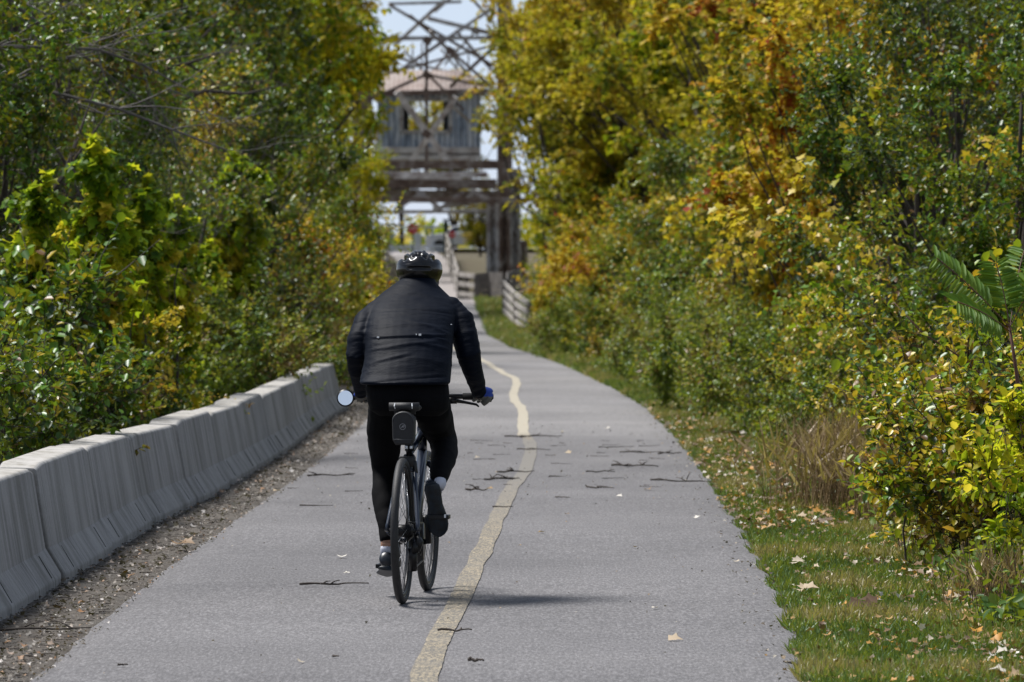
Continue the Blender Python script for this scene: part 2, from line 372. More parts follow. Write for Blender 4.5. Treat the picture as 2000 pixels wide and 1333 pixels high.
class Cloud:
    def __init__(s, seed): s.r = np.random.default_rng(seed); s.V = []; s.Fq = []; s.T = []; s.M = []; s.n = 0
    def leaves(s, pos, d, nrm, size, tint, tpl=LEAF, mi=0):
        T, Q = tpl; d = unit(d); x = unit(np.cross(d, nrm)); z = np.cross(x, d)
        v = pos[:, None] + size[:, None, None] * (x[:, None] * T[None, :, 0, None] + d[:, None] * T[None, :, 1, None] + z[:, None] * T[None, :, 2, None])
        n = len(pos); k = len(T); Q = np.array(Q)
        f = (s.n + np.arange(n)[:, None, None] * k + Q[None]).reshape(-1, 4)
        s.V.append(v.reshape(-1, 3)); s.Fq.append(f); s.T.append(np.repeat(tint, len(Q))); s.M.append(np.full(len(f), mi)); s.n += n * k
    def sticks(s, a, b, r0, r1, mi=1):
        """many thin three-sided sticks at once"""
        n = len(a); d = unit(b - a); x = unit(np.cross(d, np.array([.31, .52, .8]))); y = np.cross(d, x); out = []
        for base, r in ((a, r0), (b, r1)):
            for k in range(3):
                an = 2.0944 * k; out.append(base + (x * math.cos(an) + y * math.sin(an)) * np.broadcast_to(r, (n,))[:, None])
        v = np.stack(out, 1); i = np.arange(n)[:, None] * 6 + s.n
        f = np.concatenate([i + np.array([[k, (k + 1) % 3, (k + 1) % 3 + 3, k + 3]]) for k in range(3)])
        s.V.append(v.reshape(-1, 3)); s.Fq.append(f); s.T.append(np.zeros(len(f))); s.M.append(np.full(len(f), mi)); s.n += n * 6
    def mesh(s, name, mats):
        V = np.concatenate(s.V).astype('f'); Q = np.concatenate(s.Fq).astype('i'); T = np.concatenate(s.T).astype('f'); MI = np.concatenate(s.M).astype('i')
        me = bpy.data.meshes.new(name); me.vertices.add(len(V)); me.vertices.foreach_set('co', V.ravel())
        me.loops.add(Q.size); me.loops.foreach_set('vertex_index', Q.ravel())
        me.polygons.add(len(Q)); me.polygons.foreach_set('loop_start', np.arange(len(Q), dtype='i') * 4)
        for m in mats: me.materials.append(m)
        me.polygons.foreach_set('material_index', MI)
        at = me.attributes.new('tint', 'FLOAT', 'FACE'); at.data.foreach_set('value', T)
        me.update(calc_edges=True); return me
def rdir(r, n): return unit(r.normal(size=(n, 3)))
def twig_leaves(cl, start, d, length, per, lsize, tpl, tint0, droop=.3, tj=.16, up=.3, mi=0, tr=.004):
    """twigs from start along d, each with alternate leaves; tint0 = tint of every twig"""
    r = cl.r; n = len(start)
    end1 = start + d * length[:, None] * .5; d2 = unit(d + r.normal(size=(n, 3)) * .25 + np.array([0, 0, -droop * .5])); end2 = end1 + d2 * length[:, None] * .5
    cl.sticks(start, end1, tr, tr * .7); cl.sticks(end1, end2, tr * .7, tr * .35)
    t = (np.arange(per) + .5 + r.uniform(-.3, .3, (n, per))) / per; t = .15 + .85 * t
    p = np.where(t[..., None] < .5, start[:, None] + (end1 - start)[:, None] * (t * 2)[..., None], end1[:, None] + (end2 - end1)[:, None] * ((t - .5) * 2)[..., None])
    tp = p.reshape(-1, 3); dd = np.repeat(unit(d + d2), per, 0)
    ld = unit(dd * .5 + rdir(r, len(tp)) * .9 + np.array([0, 0, -droop])); nn = unit(rdir(r, len(tp)) * .55 + np.array([0, 0, up + .5]))
    ti = np.clip(np.repeat(tint0, per) + r.normal(0, tj, len(tp)), 0, 1)
    ti = np.where(r.random(len(tp)) < .12, r.random(len(tp)), ti)
    cl.leaves(tp, ld, nn, lsize * r.uniform(.55, 1.25, len(tp)), ti, tpl, mi)
def crown_points(r, n, R, H, z0, shape):
    """centres of leafy clumps in an uneven crown"""
    out = []
    lob = r.normal(size=(5, 3))
    while len(out) < n:
        q = r.uniform(-1, 1, 3); rr = np.linalg.norm(q)
        if rr > 1: continue
        if rr < .35 and r.random() < .7: continue
        k = 1 + .22 * math.sin(2.3 * q @ lob[0]) + .18 * math.sin(3.1 * q @ lob[1] + 1)
        z = (q[2] + 1) / 2
        if shape == 'round': wz = 1
        elif shape == 'cone': wz = 1.15 - .75 * z
        elif shape == 'vase': wz = .45 + .75 * z
        elif shape == 'mound': wz = math.sqrt(max(0, 1 - z * z)) + .25
        out.append((q[0] * R * k * wz, q[1] * R * k * wz, z0 + z * (H - z0)))
    return np.array(out)
def make_kind(seed, H, R, z0=.2, shape='round', clumps=40, cr=.5, twigs=36, per=12, lsize=.05, tpl=LEAF, leafm='mixed', droop=.3, up=.4,
              trunk_r=.09, tint_lo=.05, tint_hi=.95, limbs=True, stems=1, barkm='bark', tint_z=0, shoots=40):
    cl = Cloud(seed); r = cl.r
    cp = crown_points(r, clumps, R, H, z0, shape)
    ct = r.uniform(tint_lo, tint_hi, clumps)
    if tint_z: ct = np.clip(ct * (1 - abs(tint_z)) + tint_z * (cp[:, 2] / H), 0, 1)
    n = clumps * twigs; ci = np.repeat(np.arange(clumps), twigs)
    csz = cr * r.uniform(.6, 1.35, clumps)[ci]
    d = unit(rdir(r, n) + np.array([0, 0, .25])); st = cp[ci] + rdir(r, n) * csz[:, None] * .35
    twig_leaves(cl, st, d, csz * r.uniform(.6, 1.2, n), per, lsize, tpl, ct[ci], droop=droop, up=up, tr=.0028)
    if shoots:                       # loose leafy whips that break the outline
        far = cp[np.argsort(-(np.hypot(cp[:, 0], cp[:, 1]) / R + cp[:, 2] / H))[:max(6, clumps // 2)]]
        ii = r.integers(0, len(far), shoots); o_ = far[ii] * np.array([1, 1, .25]); dd = unit(unit(o_) * .7 + np.array([0, 0, .9]) + rdir(r, shoots) * .6)
        twig_leaves(cl, far[ii], dd, cr * r.uniform(1.0, 2.0, shoots), per * 2, lsize * 1.05, tpl, np.clip(r.uniform(.3, 1, shoots), 0, 1), droop=droop, up=up, tr=.004)
    crown = cl.mesh('crown', [M[leafm], M['twigbark']])
    mb = MB()
    bases = [Vector((r.uniform(-.3, .3) * (stems > 1), r.uniform(-.3, .3) * (stems > 1), -.15)) for _ in range(stems)]
    tops = []
    for i, bs in enumerate(bases):
        lean = Vector((r.uniform(-.3, .3), r.uniform(-.3, .3), 0)) * (R * (.6 if stems > 1 else .3))
        pts = [bs + lean * (k / 6) ** 1.3 + Vector((0, 0, (H * .82) * k / 6)) + Vector(r.normal(size=3) * .02 * H * (k > 0) * .5) for k in range(7)]
        mb.tube(pts, [trunk_r * (1 - .13 * k) for k in range(7)], 8); tops.append(pts)
    for c in cp:
        tp = tops[r.integers(stems)]; k = min(5, max(1, int((c[2] / H) * 6 * .7))); a = tp[k]; e = Vector(c)
        mid = a.lerp(e, .5) + Vector((0, 0, -.08 * (e - a).length)) + Vector(r.normal(size=3) * .06 * (e - a).length)
        q = a.lerp(mid, .5) + Vector(r.normal(size=3) * .02); r0 = trunk_r * (.42 - .03 * k)
        mb.tube([a, q, mid, mid.lerp(e, .5) + Vector(r.normal(size=3) * .03), e], [r0, r0 * .8, r0 * .6, r0 * .42, r0 * .2], 5, cap=False)
    to = mb.build('trunk', M[barkm], smooth=True); tm = to.data; bpy.data.objects.remove(to)
    return crown, tm
def plant(kind, name, loc, rz, sc, label, cat, group=None, tilt=(0, 0)):
    root = empty(name, loc, rz); root.scale = (sc[0], sc[0], sc[1]) if hasattr(sc, '__len__') else (sc, sc, sc)
    root.rotation_euler = (tilt[0], tilt[1], rz)
    tag(root, label, cat, group)
    for nm, me in (('crown', kind[0]), ('trunk', kind[1])):
        o = link(bpy.data.objects.new(nm, me)); o.parent = root
    return root
# ---------------------------------------------------------------- concrete barriers
m, t, b = newmat('weathered_concrete')
tc = N(t, 'ShaderNodeTexCoord'); ob = tc.outputs['Object']; oi = N(t, 'ShaderNodeObjectInfo')
vadd = N(t, 'ShaderNodeVectorMath', operation='ADD'); t.links.new(ob, vadd.inputs[0])
vs_ = N(t, 'ShaderNodeVectorMath', operation='SCALE'); vs_.inputs['Scale'].default_value = 37
cx = N(t, 'ShaderNodeCombineXYZ'); t.links.new(oi.outputs['Random'], cx.inputs[1]); t.links.new(cx.outputs[0], vs_.inputs[0]); t.links.new(vs_.outputs[0], vadd.inputs[1])
vv = vadd.outputs[0]
base = ramp(t, noise(t, 3, 5, vv), [(.3, (.27, .267, .26)), (.7, (.38, .376, .368))])
stk = noise(t, 3.0, 5, vv, .75, (1.2, 5.5, .12))
c = mix(t, mix(t, 1.0, ramp(t, stk, [(.47, (0, 0, 0)), (.60, (.95, .95, .95))]), ramp(t, noise(t, 1.1, 3, vv), [(.40, (.15, .15, .15)), (.58, (1, 1, 1))]), 'MULTIPLY'), base, (.062, .061, .057))
stk2 = noise(t, 2.0, 3, vv, .6, (1, 1.1, .12))
c = mix(t, ramp(t, stk2, [(.5, (0, 0, 0)), (.68, (.75, .75, .75))]), c, (.072, .072, .055))
fin = noise(t, 60, 5, vv, .7)
c = mix(t, .35, c, ramp(t, fin, [(.3, (.20, .197, .19)), (.7, (.42, .415, .405))]))
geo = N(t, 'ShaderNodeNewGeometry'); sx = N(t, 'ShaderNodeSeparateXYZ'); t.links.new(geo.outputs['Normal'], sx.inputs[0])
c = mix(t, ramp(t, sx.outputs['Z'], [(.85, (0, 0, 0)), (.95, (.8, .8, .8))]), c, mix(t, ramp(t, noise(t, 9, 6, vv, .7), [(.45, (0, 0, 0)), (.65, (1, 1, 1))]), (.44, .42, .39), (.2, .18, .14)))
t.links.new(c, b.inputs['Base Color']); b.inputs['Roughness'].default_value = .9; bump(t, b, fin, .35, .006); M['concrete'] = m
TOE_D = [18, 24.8, 31.2, 34.2, 37.2, 41.9, 47.3, 58.3, 61.5, 72]; TOE_X = [-2.30, -2.25, -2.19, -2.16, -2.06, -1.97, -1.89, -1.86, -1.79, -1.66]
def toe(D): return float(np.interp(D, TOE_D, TOE_X))
def btop(D): return float(np.interp(D, [20, 25, 31, 42, 58, 70], [.63, .61, .585, .53, .505, .49]))
BL = ['nearest concrete barrier section, cut off by the left edge of the photo', 'pale concrete barrier section with fine dark streaks, second from the near end',
      'concrete barrier section ending in a wide dark joint, third from the near end', 'concrete barrier section with light smooth face, fourth from the near end',
      'concrete barrier section with two close joints, fifth from the near end', 'mossy brown streaked concrete barrier section, sixth from the near end',
      'mossy concrete barrier section with darkest green stains, seventh from the near end', 'lighter concrete barrier section beyond the mossy ones, eighth from the near end',
      'concrete barrier section ninth from the near end, below the dry brush', 'concrete barrier section tenth from the near end, left of the cyclist mirror',
      'concrete barrier section eleventh from the near end, beside the left elbow of the cyclist', 'farther concrete barrier section touching the outline of the cyclist arm',
      'farthest concrete barrier section, hidden mostly behind the cyclist']
rb = random.Random(4); D0 = 21.95
for i in range(13):
    L = 3.05; D1 = D0 + L - .028
    jog = rb.uniform(-.008, .008); dz = rb.uniform(-.01, .01); dz2 = dz + rb.uniform(-.012, .012)
    prof = lambda h: [(.0, -.12), (.0, .055), (-.085, .185), (-.15, h - .012), (-.165, h), (-.345, h + .004), (-.36, h - .012), (-.42, .2), (-.5, .05), (-.5, -.12)]
    mb = MB(); n = 12; sec = []
    for k in range(n + 1):
        D = D0 + (D1 - D0) * k / n; h = btop(D) + dz + (dz2 - dz) * k / n; x0 = toe(D0) + (toe(D1) - toe(D0)) * k / n + jog
        s = []
        for j, (px_, pz_) in enumerate(prof(h)):
            w_ = .0012 * mnoise.noise((px_ * 9, D * 4, pz_ * 9)); s.append((x0 + px_ + w_ * 1.5, D, pz_ + w_))
        if k in (0, n): s = [((x - x0 + .25) * .93 + x0 - .25, y, z if z < .3 else z - .022) for x, y, z in s]
        sec.append(s)
    vs = [p for s in sec for p in s]; q = 10; fs = []
    for k in range(n):
        for j in range(q):
            j2 = (j + 1) % q; fs.append((k * q + j, k * q + j2, (k + 1) * q + j2, (k + 1) * q + j))
    fs += [tuple(range(q))[::-1], tuple(n * q + j for j in range(q))]
    c0 = Vector((toe(D0), D0, 0)); mb.add([Vector(v) - c0 for v in vs], fs)
    o = mb.build('concrete_barrier', M['concrete'], bevel=.008); o.location = c0
    M.setdefault('slot', simple('groove_shade', (.02, .02, .018), .95))  # near-black colour stands in for the shade inside the toe grooves
    for e_ in (.42, 2.4):
        mb = MB(); a_ = Vector((toe(D0 + e_) - toe(D0) + jog - .012, e_, .066)); b2 = Vector((toe(D0 + e_) - toe(D0) + jog - .080, e_ + .05, .170)); mb.beam(a_, b2, .012, .010)
        sl2 = mb.build('groove_shade_bar', M['slot']); sl2.parent = o  # raised dark bar in place of a carved, shaded groove
    tag(o, BL[i], 'barrier', 'concrete barriers along the left of the path'); D0 += L

# ---------------------------------------------------------------- wooden fence and ramp by the bridge
M['greywood'] = simple('weathered_grey_wood', (.33, .305, .28), .85, var=.35, nscale=3, bmp=.4)
M['darkwood'] = simple('dark_weathered_wood', (.11, .10, .092), .85, var=.35, nscale=3, bmp=.4)
M['deck'] = simple('bridge_deck', (.27, .245, .235), .85, var=.15, nscale=2)
def fence(base, heights, rails, label, wood='greywood', postwood='darkwood', rail_h=.16, cap=False):
    """base: ground points of the posts; rails: fractions of the height"""
    root = empty('wooden_fence', base[0]); tag(root, label, 'fence', 'wooden rail fences by the bridge')
    for k, (p, h) in enumerate(zip(base, heights)):
        mb = MB(); mb.box(Vector(p) + Vector((0, 0, h / 2 - .15)), (.14, .14, h + .3)); attach(mb.build('post', M[postwood], bevel=.01), root)
    for fr in rails:
        mb = MB()
        for k in range(len(base) - 1):
            a = Vector(base[k]) + Vector((-.02, -.11, heights[k] * fr)); b_ = Vector(base[k + 1]) + Vector((-.02, -.11, heights[k + 1] * fr)); mb.beam(a, b_, .05, rail_h)
        attach(mb.build('rail', M[wood], bevel=.005), root)
    return root
A = P(1033, 655, 155); B1 = P(1007, 640, 165); B = P(985, 618, 175)
B2 = P(984, 603, 188); Cc = P(984, 589, 200)
fence([A, B1, B], [.93, 1.05, 1.12], [.17, .42, .67, .93], 'light grey split rail fence sloping down at the grass edge', rail_h=.15)
fence([B + Vector((.1, .3, 0)), P(992, 600, 190), P(1003, 592, 205), P(1022, 588, 214)], [1.1, 1.15, 1.15, 1.15], [.15, .4, .65, .95], 'dark curved rail fence behind the light fence, by the rusty column', 'darkwood')
fence([P(983, 590, 200), P(957, 589, 201), P(931, 588, 201)], [.98, .98, .90], [.10, .32, .54, .76, .96], 'dark plank fence across the end of the landing', 'darkwood', rail_h=.2)
fence([P(929, 586, 202), P(912, 583, 203), P(897, 581, 204)], [.92, .90, .9], [.15, .55, .93], 'short pale rail fence between the landing and the ramp')
fence([P(896, 580, 205), P(891, 565, 214), P(886, 549, 225), P(881, 533, 238), P(876, 518, 250), P(872, 506, 262)], [.9, .98, 1.05, 1.1, 1.15, 1.2], [.12, .38, .66, .95], 'pale rail fence climbing along the right of the bridge ramp')
fence([P(735, 592, 200), P(742, 560, 215), P(750, 535, 235), P(757, 512, 258)], [1.5, 1.5, 1.4, 1.3], [.15, .4, .65, .95], 'grey rail fence left of the ramp, half hidden by yellow leaves')
grid('landing', lambda D: (le(195) + .2 if D < 203 else -3.6, P(984, 0, D).x - .1), [193, 196, 199, 201.2], 3, lambda x, D: gz(D) + .05, M['deck'])['kind'] = 'structure'
grid('ramp', lambda D: (P(790 - (D - 200) * .3, 0, D).x, P(896 - (D - 204) * .41, 0, D).x), [201.2, 206] + [206 + 8 * i for i in range(1, 15)], 3, lambda x, D: gz(D) + .08, M['deck'])['kind'] = 'structure'

# ---------------------------------------------------------------- old swing bridge: truss, portal and machine house
def rustmat(name, a, b_, fl):
    m, t, b = newmat(name); f = noise(t, 1.6, 6, rough=.7)
    t.links.new(ramp(t, f, [(.36, a), (.5, b_), (.66, fl)]), b.inputs['Base Color']); b.inputs['Roughness'].default_value = .8; return m
M['rust'] = rustmat('rusty_steel', (.085, .052, .040), (.145, .105, .085), (.30, .28, .265))
M['peel'] = rustmat('peeling_painted_steel', (.17, .13, .115), (.34, .33, .325), (.50, .50, .51))
M['white'] = rustmat('old_white_paint', (.24, .19, .17), (.45, .43, .42), (.66, .65, .65))
br = empty('swing_bridge', (P(833, 0, 232).x, 232, gz(232))); tag(br, 'rusty old steel truss bridge with riveted columns rising above the ramp', 'bridge')
def bpart(mb, name, m_, bev=0): return attach(mb.build(name, M[m_], bevel=bev), br)
# right columns (riveted built-up legs)
for k, (x0, D, w_, mt, top, bot) in enumerate([(962, 225, .42, 'peel', 392, 535), (985, 231, .40, 'rust', 385, 532), (1006, 238, .42, 'peel', 330, 535), (1022, 246, .3, 'rust', 470, 535)]):
    mb = MB(); a = P(x0, bot + 14, D); e = P(x0, top, D)
    for sx_ in (-1, 1):
        mb.beam(a + Vector((sx_ * w_ * .42, 0, 0)), e + Vector((sx_ * w_ * .42, 0, 0)), .14, .3, up=(0, 1, 0))
    h = e.z - a.z; nn = int(h / .45)
    for q in range(nn):
        z = a.z + h * q / nn; s_ = 1 if q % 2 else -1
        mb.beam((a.x - s_ * w_ * .36, D - .16, z), (a.x + s_ * w_ * .36, D - .16, z + h / nn), .03, .09, up=(0, 1, 0))
    mb.beam(a + Vector((0, .1, 0)), e + Vector((0, .1, 0)), w_ * .7, .06, up=(0, 1, 0))
    bpart(mb, 'column', mt)
for x0, D in ((715, 225), (700, 240)):
    mb = MB(); mb.beam(P(x0, 545, D), P(x0, 60, D), .5, .4, up=(0, 1, 0)); bpart(mb, 'column', 'rust')
for x0, top, bot, D, w_, mt in [(986, -60, 392, 229, .62, 'rust'), (966, -60, 30, 232, .12, 'rust'), (833, 72, 352, 229, .13, 'rust'), (824, 84, 140, 240, .06, 'rust')]:
    mb = MB(); mb.beam(P(x0, bot, D), P(x0, top, D), w_, .25, up=(0, 1, 0)); bpart(mb, 'hanger', mt)
beams = [  # x0,y0,x1,y1,D,thickness(m),mat
    (690, 76, 1000, 74, 228, .13, 'peel'), (778, 140, 960, 18, 229, .12, 'peel'), (835, 36, 985, 72, 230, .14, 'peel'), (760, 10, 1000, 150, 233, .10, 'rust'),
    (868, 0, 770, 90, 236, .12, 'peel'), (840, 60, 910, 140, 231, .09, 'peel'), (800, 30, 960, 170, 234, .1, 'rust'), (735, 150, 990, 82, 233, .08, 'rust'),
    (735, 100, 900, 150, 238, .09, 'peel'), (880, 100, 760, 240, 237, .1, 'peel'), (890, 60, 1000, 180, 241, .1, 'rust'), (1000, 60, 880, 170, 228.5, .12, 'rust'),
    (700, 205, 835, 145, 227.5, .10, 'rust'), (835, 147, 960, 170, 227.5, .09, 'rust'), (835, 145, 905, 215, 227, .08, 'rust'), (740, 130, 790, 175, 239, .08, 'rust'),
    (775, 180, 885, 330, 226, .21, 'white'), (890, 190, 800, 320, 226.4, .18, 'white'), (880, 205, 920, 240, 227, .10, 'peel'), (690, 185, 960, 178, 227.3, .16, 'rust'),
    (760, 8, 900, 4, 235, .1, 'peel'), (850, 22, 905, -25, 236, .1, 'peel'), (905, -20, 960, 40, 236, .09, 'rust'), (860, 95, 925, 175, 243, .07, 'peel'), (790, 100, 833, 147, 243, .07, 'rust'),
    (930, 60, 870, 125, 241, .07, 'peel'), (700, 60, 770, 150, 240, .1, 'rust'), (806, 86, 806, 140, 240, .05, 'peel'), (892, 92, 892, 142, 240, .05, 'peel'), (915, 84, 915, 150, 242, .05, 'rust')]
for x0, y0, x1, y1, D, th, mt in beams:
    mb = MB(); mb.beam(P(x0, y0, D), P(x1, y1, D + 1.2), th * 1.25, .16, up=(0, 1, 0)); bpart(mb, 'brace', mt)
lower = [(700, 322, 975, 322, 224, .34, 'rust'), (745, 341, 952, 342, 226, .22, 'white'), (700, 358, 970, 360, 228, .40, 'rust'), (700, 378, 975, 380, 236, .30, 'rust'), (700, 390, 1030, 392, 224.4, .22, 'rust'),
         (690, 415, 960, 413, 231, .14, 'peel'), (770, 348, 900, 350, 225.5, .10, 'white')]
for x0, y0, x1, y1, D, th, mt in lower:
    mb = MB(); mb.beam(P(x0, y0, D), P(x1, y1, D), .3, th); bpart(mb, 'cross_beam', mt, .01)
for x0, y0, x1, y1, D in [(815, 372, 860, 408, 225), (905, 374, 855, 412, 225.3), (845, 408, 960, 390, 224.8), (920, 372, 960, 392, 225.2), (770, 410, 830, 374, 226), (930, 372, 900, 400, 229)]:
    mb = MB(); mb.beam(P(x0, y0, D), P(x1, y1, D), .16, .12, up=(0, 1, 0)); bpart(mb, 'brace', 'peel')
# gusset plates where the braces meet
for gx, gy, D in [(833, 147, 226.8), (880, 100, 228.2), (835, 80, 227.6), (960, 72, 227.6), (833, 182, 226.6), (833, 262, 225.6), (960, 394, 224.1), (930, 60, 228)]:
    mb = MB(); mb.box(P(gx, gy, D), (.34, .03, .30), Matrix.Rotation(.5, 3, 'Y')); bpart(mb, 'gusset_plate', 'rust')
# machine house
M['blueboard'] = None
m, t, b = newmat('peeling_blue_grey_boards')
tc = N(t, 'ShaderNodeTexCoord'); f = noise(t, 2.2, 6, tc.outputs['Object'], .7, (2.2, 2.2, .35)); wv = N(t, 'ShaderNodeTexWave'); wv.inputs['Scale'].default_value = 1.35; wv.bands_direction = 'X'
t.links.new(tc.outputs['Object'], wv.inputs['Vector'])
c = ramp(t, f, [(.32, (.10, .125, .17)), (.44, (.24, .29, .36)), (.54, (.44, .47, .52)), (.7, (.62, .64, .67))])
c = mix(t, ramp(t, wv.outputs['Fac'], [(.04, (.85, .85, .85)), (.14, (0, 0, 0))]), c, (.05, .055, .065))
t.links.new(c, b.inputs['Base Color']); b.inputs['Roughness'].default_value = .85; M['blueboard'] = m
hs = empty('bridge_house', P(835, 290, 236)); tag(hs, 'abandoned blue grey machine house with rusty roof up inside the bridge truss', 'building')
HD0, HD1 = 234.0, 237.6
def hpart(mb, name, m_, par=hs, bev=0): return attach(mb.build(name, M[m_], bevel=bev), hs)
def wall(xa, ya, xb, yb, D, name='wall'):
    a = P(xa, ya, D); c_ = P(xb, yb, D); mb = MB(); mb.box(((a.x + c_.x) / 2, D, (a.z + c_.z) / 2), (abs(c_.x - a.x), .12, abs(c_.z - a.z))); return hpart(mb, name, 'blueboard')
for D, dx in ((HD0, 0), (HD1, 14)):
    wall(740, 180, 784 + dx, 290, D); wall(880 - dx, 180, 935, 290, D); wall(784 + dx, 258, 880 - dx, 290, D); wall(784 + dx, 180, 880 - dx, 195, D)
for xa in (740, 935):
    a = P(xa, 180, HD0); c_ = P(xa, 290, HD0); mb = MB(); mb.box((a.x, (HD0 + HD1) / 2, (a.z + c_.z) / 2), (.12, HD1 - HD0 - .13, a.z - c_.z)); hpart(mb, 'wall', 'blueboard')
wl = P(784, 195, HD0 - .08); wr = P(880, 258, HD0 - .08); mb = MB()
for a, e in (((wl.x, wl.z), (wr.x, wl.z)), ((wl.x, wr.z), (wr.x, wr.z)), ((wl.x, wl.z), (wl.x, wr.z)), ((wr.x, wl.z), (wr.x, wr.z))):
    mb.beam((a[0], wl.y, a[1]), (e[0], wl.y, e[1]), .16, .08, up=(0, 1, 0))
hpart(mb, 'window_frame', 'peel')
m, t, b = newmat('rusty_corrugated_roof'); tc = N(t, 'ShaderNodeTexCoord'); wv = N(t, 'ShaderNodeTexWave'); wv.inputs['Scale'].default_value = 1.6; wv.bands_direction = 'X'; t.links.new(tc.outputs['Object'], wv.inputs['Vector'])
c = mix(t, .6, ramp(t, wv.outputs['Fac'], [(.2, (.15, .11, .095)), (.6, (.38, .31, .28))]), ramp(t, noise(t, 1.5, 5, tc.outputs['Object']), [(.3, (.22, .15, .125)), (.7, (.38, .33, .30))]))
t.links.new(c, b.inputs['Base Color']); b.inputs['Roughness'].default_value = .7; M['roof'] = m
el, er = P(728, 182, HD0 - .5), P(945, 182, HD0 - .5); tl, tr_ = P(760, 142, HD0 + 1.8), P(915, 142, HD0 + 1.8); bl, brr = Vector((el.x, HD1 + .5, el.z)), Vector((er.x, HD1 + .5, er.z))
mb = MB(); th = Vector((0, 0, .1)); vs = [el, er, brr, bl, tl, tr_]
mb.add([v + th for v in vs] + vs, [(0, 1, 5, 4), (2, 3, 4, 5), (3, 0, 4), (1, 2, 5), (6, 7, 8, 9), (0, 1, 7, 6), (1, 2, 8, 7), (2, 3, 9, 8), (3, 0, 6, 9)]); hpart(mb, 'roof', 'roof')
for y0, th, mt in ((294, .26, 'white'), (308, .20, 'white')):
    mb = MB(); mb.beam(P(738, y0, HD0 - .3), P(938, y0, HD0 - .3), .2, th); hpart(mb, 'sill_beam', mt, bev=.01)
mb = MB(); a = P(738, 300, HD0); e = P(938, 300, HD0); mb.box(((a.x + e.x) / 2, (HD0 + HD1) / 2, a.z), (e.x - a.x, HD1 - HD0 + .3, .25)); hpart(mb, 'floor', 'darkwood')

# ---------------------------------------------------------------- road crossing beyond the bridge
M['steel'] = simple('pale_galvanised_rail', (.42, .47, .55), .5, .3, var=.1)
M['signred'] = simple('faded_red_sign', (.42, .02, .03), .5, var=.1); M['darkgreen'] = simple('dark_green_paint', (.012, .03, .028), .5, var=.2)
M['signwhite'] = simple('white_paint', (.75, .76, .78), .5, var=.05)
r_ = empty('guard_rail', P(730, 500, 300)); tag(r_, 'pale steel guard rail along the road beyond the bridge', 'guard rail')
for y0, th in ((443, .07), (462, .06), (482, .18), (490, .12)):
    mb = MB(); mb.beam(P(700, y0, 300), P(880, y0, 300), .06, th); attach(mb.build('rail', M['steel']), r_)
for x0 in (722, 765, 845, 872):
    mb = MB(); mb.beam(P(x0, 510, 300.1), P(x0, 440, 300.1), .10, .10, up=(0, 1, 0)); attach(mb.build('post', M['steel']), r_)
def signpost(px, py, r, D, label, sides=8, post='darkgreen', word=None):
    s = empty('stop_sign', P(px, 512, D)); tag(s, label, 'sign', 'signs beyond the bridge')
    mb = MB(); mb.beam(P(px, 516, D), P(px, py - 6, D), .07, .07, up=(0, 1, 0)); attach(mb.build('post', M[post]), s)
    c_ = P(px, py, D - .07); mb = MB()
    vs = [c_ + Vector((r * math.cos(a), y_, r * math.sin(a))) for y_ in (0, .02) for a in [math.pi / 8 + 2 * math.pi * k / 8 for k in range(8)]]
    mb.add(vs, [tuple(range(8)), tuple(range(8, 16))[::-1]] + [(k, (k + 1) % 8, 8 + (k + 1) % 8, 8 + k) for k in range(8)]); p = attach(mb.build('sign_plate', M['signred']), s)
    fc = bpy.data.curves.new('lettering', 'FONT'); fc.body = 'STOP'; fc.size = r * .72; fc.align_x = 'CENTER'; fc.align_y = 'CENTER'; fc.extrude = .003
    fo = link(bpy.data.objects.new('lettering', fc)); fo.location = c_ + Vector((0, -.006, 0)); fo.rotation_euler = (math.radians(90), 0, 0); fc.materials.append(M['signwhite'])
    dg = bpy.context.evaluated_depsgraph_get(); dg.update(); me = bpy.data.meshes.new_from_object(fo.evaluated_get(dg)); f2_ = link(bpy.data.objects.new('lettering', me)); f2_.matrix_world = Matrix.Translation(fo.location) @ fo.rotation_euler.to_matrix().to_4x4(); bpy.data.objects.remove(fo); fo = f2_; fo.name = 'lettering'
    attach(fo, p); return s
signpost(806, 447, .30, 285, 'red octagonal stop sign above the head of the cyclist')
signpost(883, 458, .20, 288, 'small red stop sign just right of the dark green post')
wp = empty('white_post', P(816, 512, 284)); tag(wp, 'broad pale blue post beneath the red stop sign', 'post')
mb = MB(); mb.box(P(816, 482, 284), (.34, .2, 1.35)); attach(mb.build('post_body', M['steel'], bevel=.02), wp)
mb = MB(); mb.ball(P(816, 463, 284), (.18, .11, .08)); attach(mb.build('post_cap', M['steel'], smooth=True), wp)
gp = empty('gate_post', P(871, 530, 262)); tag(gp, 'dark green gate post at the top of the ramp', 'post')
mb = MB(); mb.beam(P(871, 522, 264), P(871, 432, 264), .22, .22, up=(0, 1, 0)); attach(mb.build('post_body', M['darkgreen'], bevel=.02), gp)
mb = MB(); mb.box(P(871, 430, 264), (.32, .32, .07)); attach(mb.build('post_cap', M['darkgreen'], bevel=.02), gp)
mb = MB(); mb.beam(P(871, 444, 264), P(830, 446, 264), .05, .06); mb.beam(P(871, 470, 264), P(828, 450, 264), .03, .04); attach(mb.build('gate_arm', M['steel']), gp)
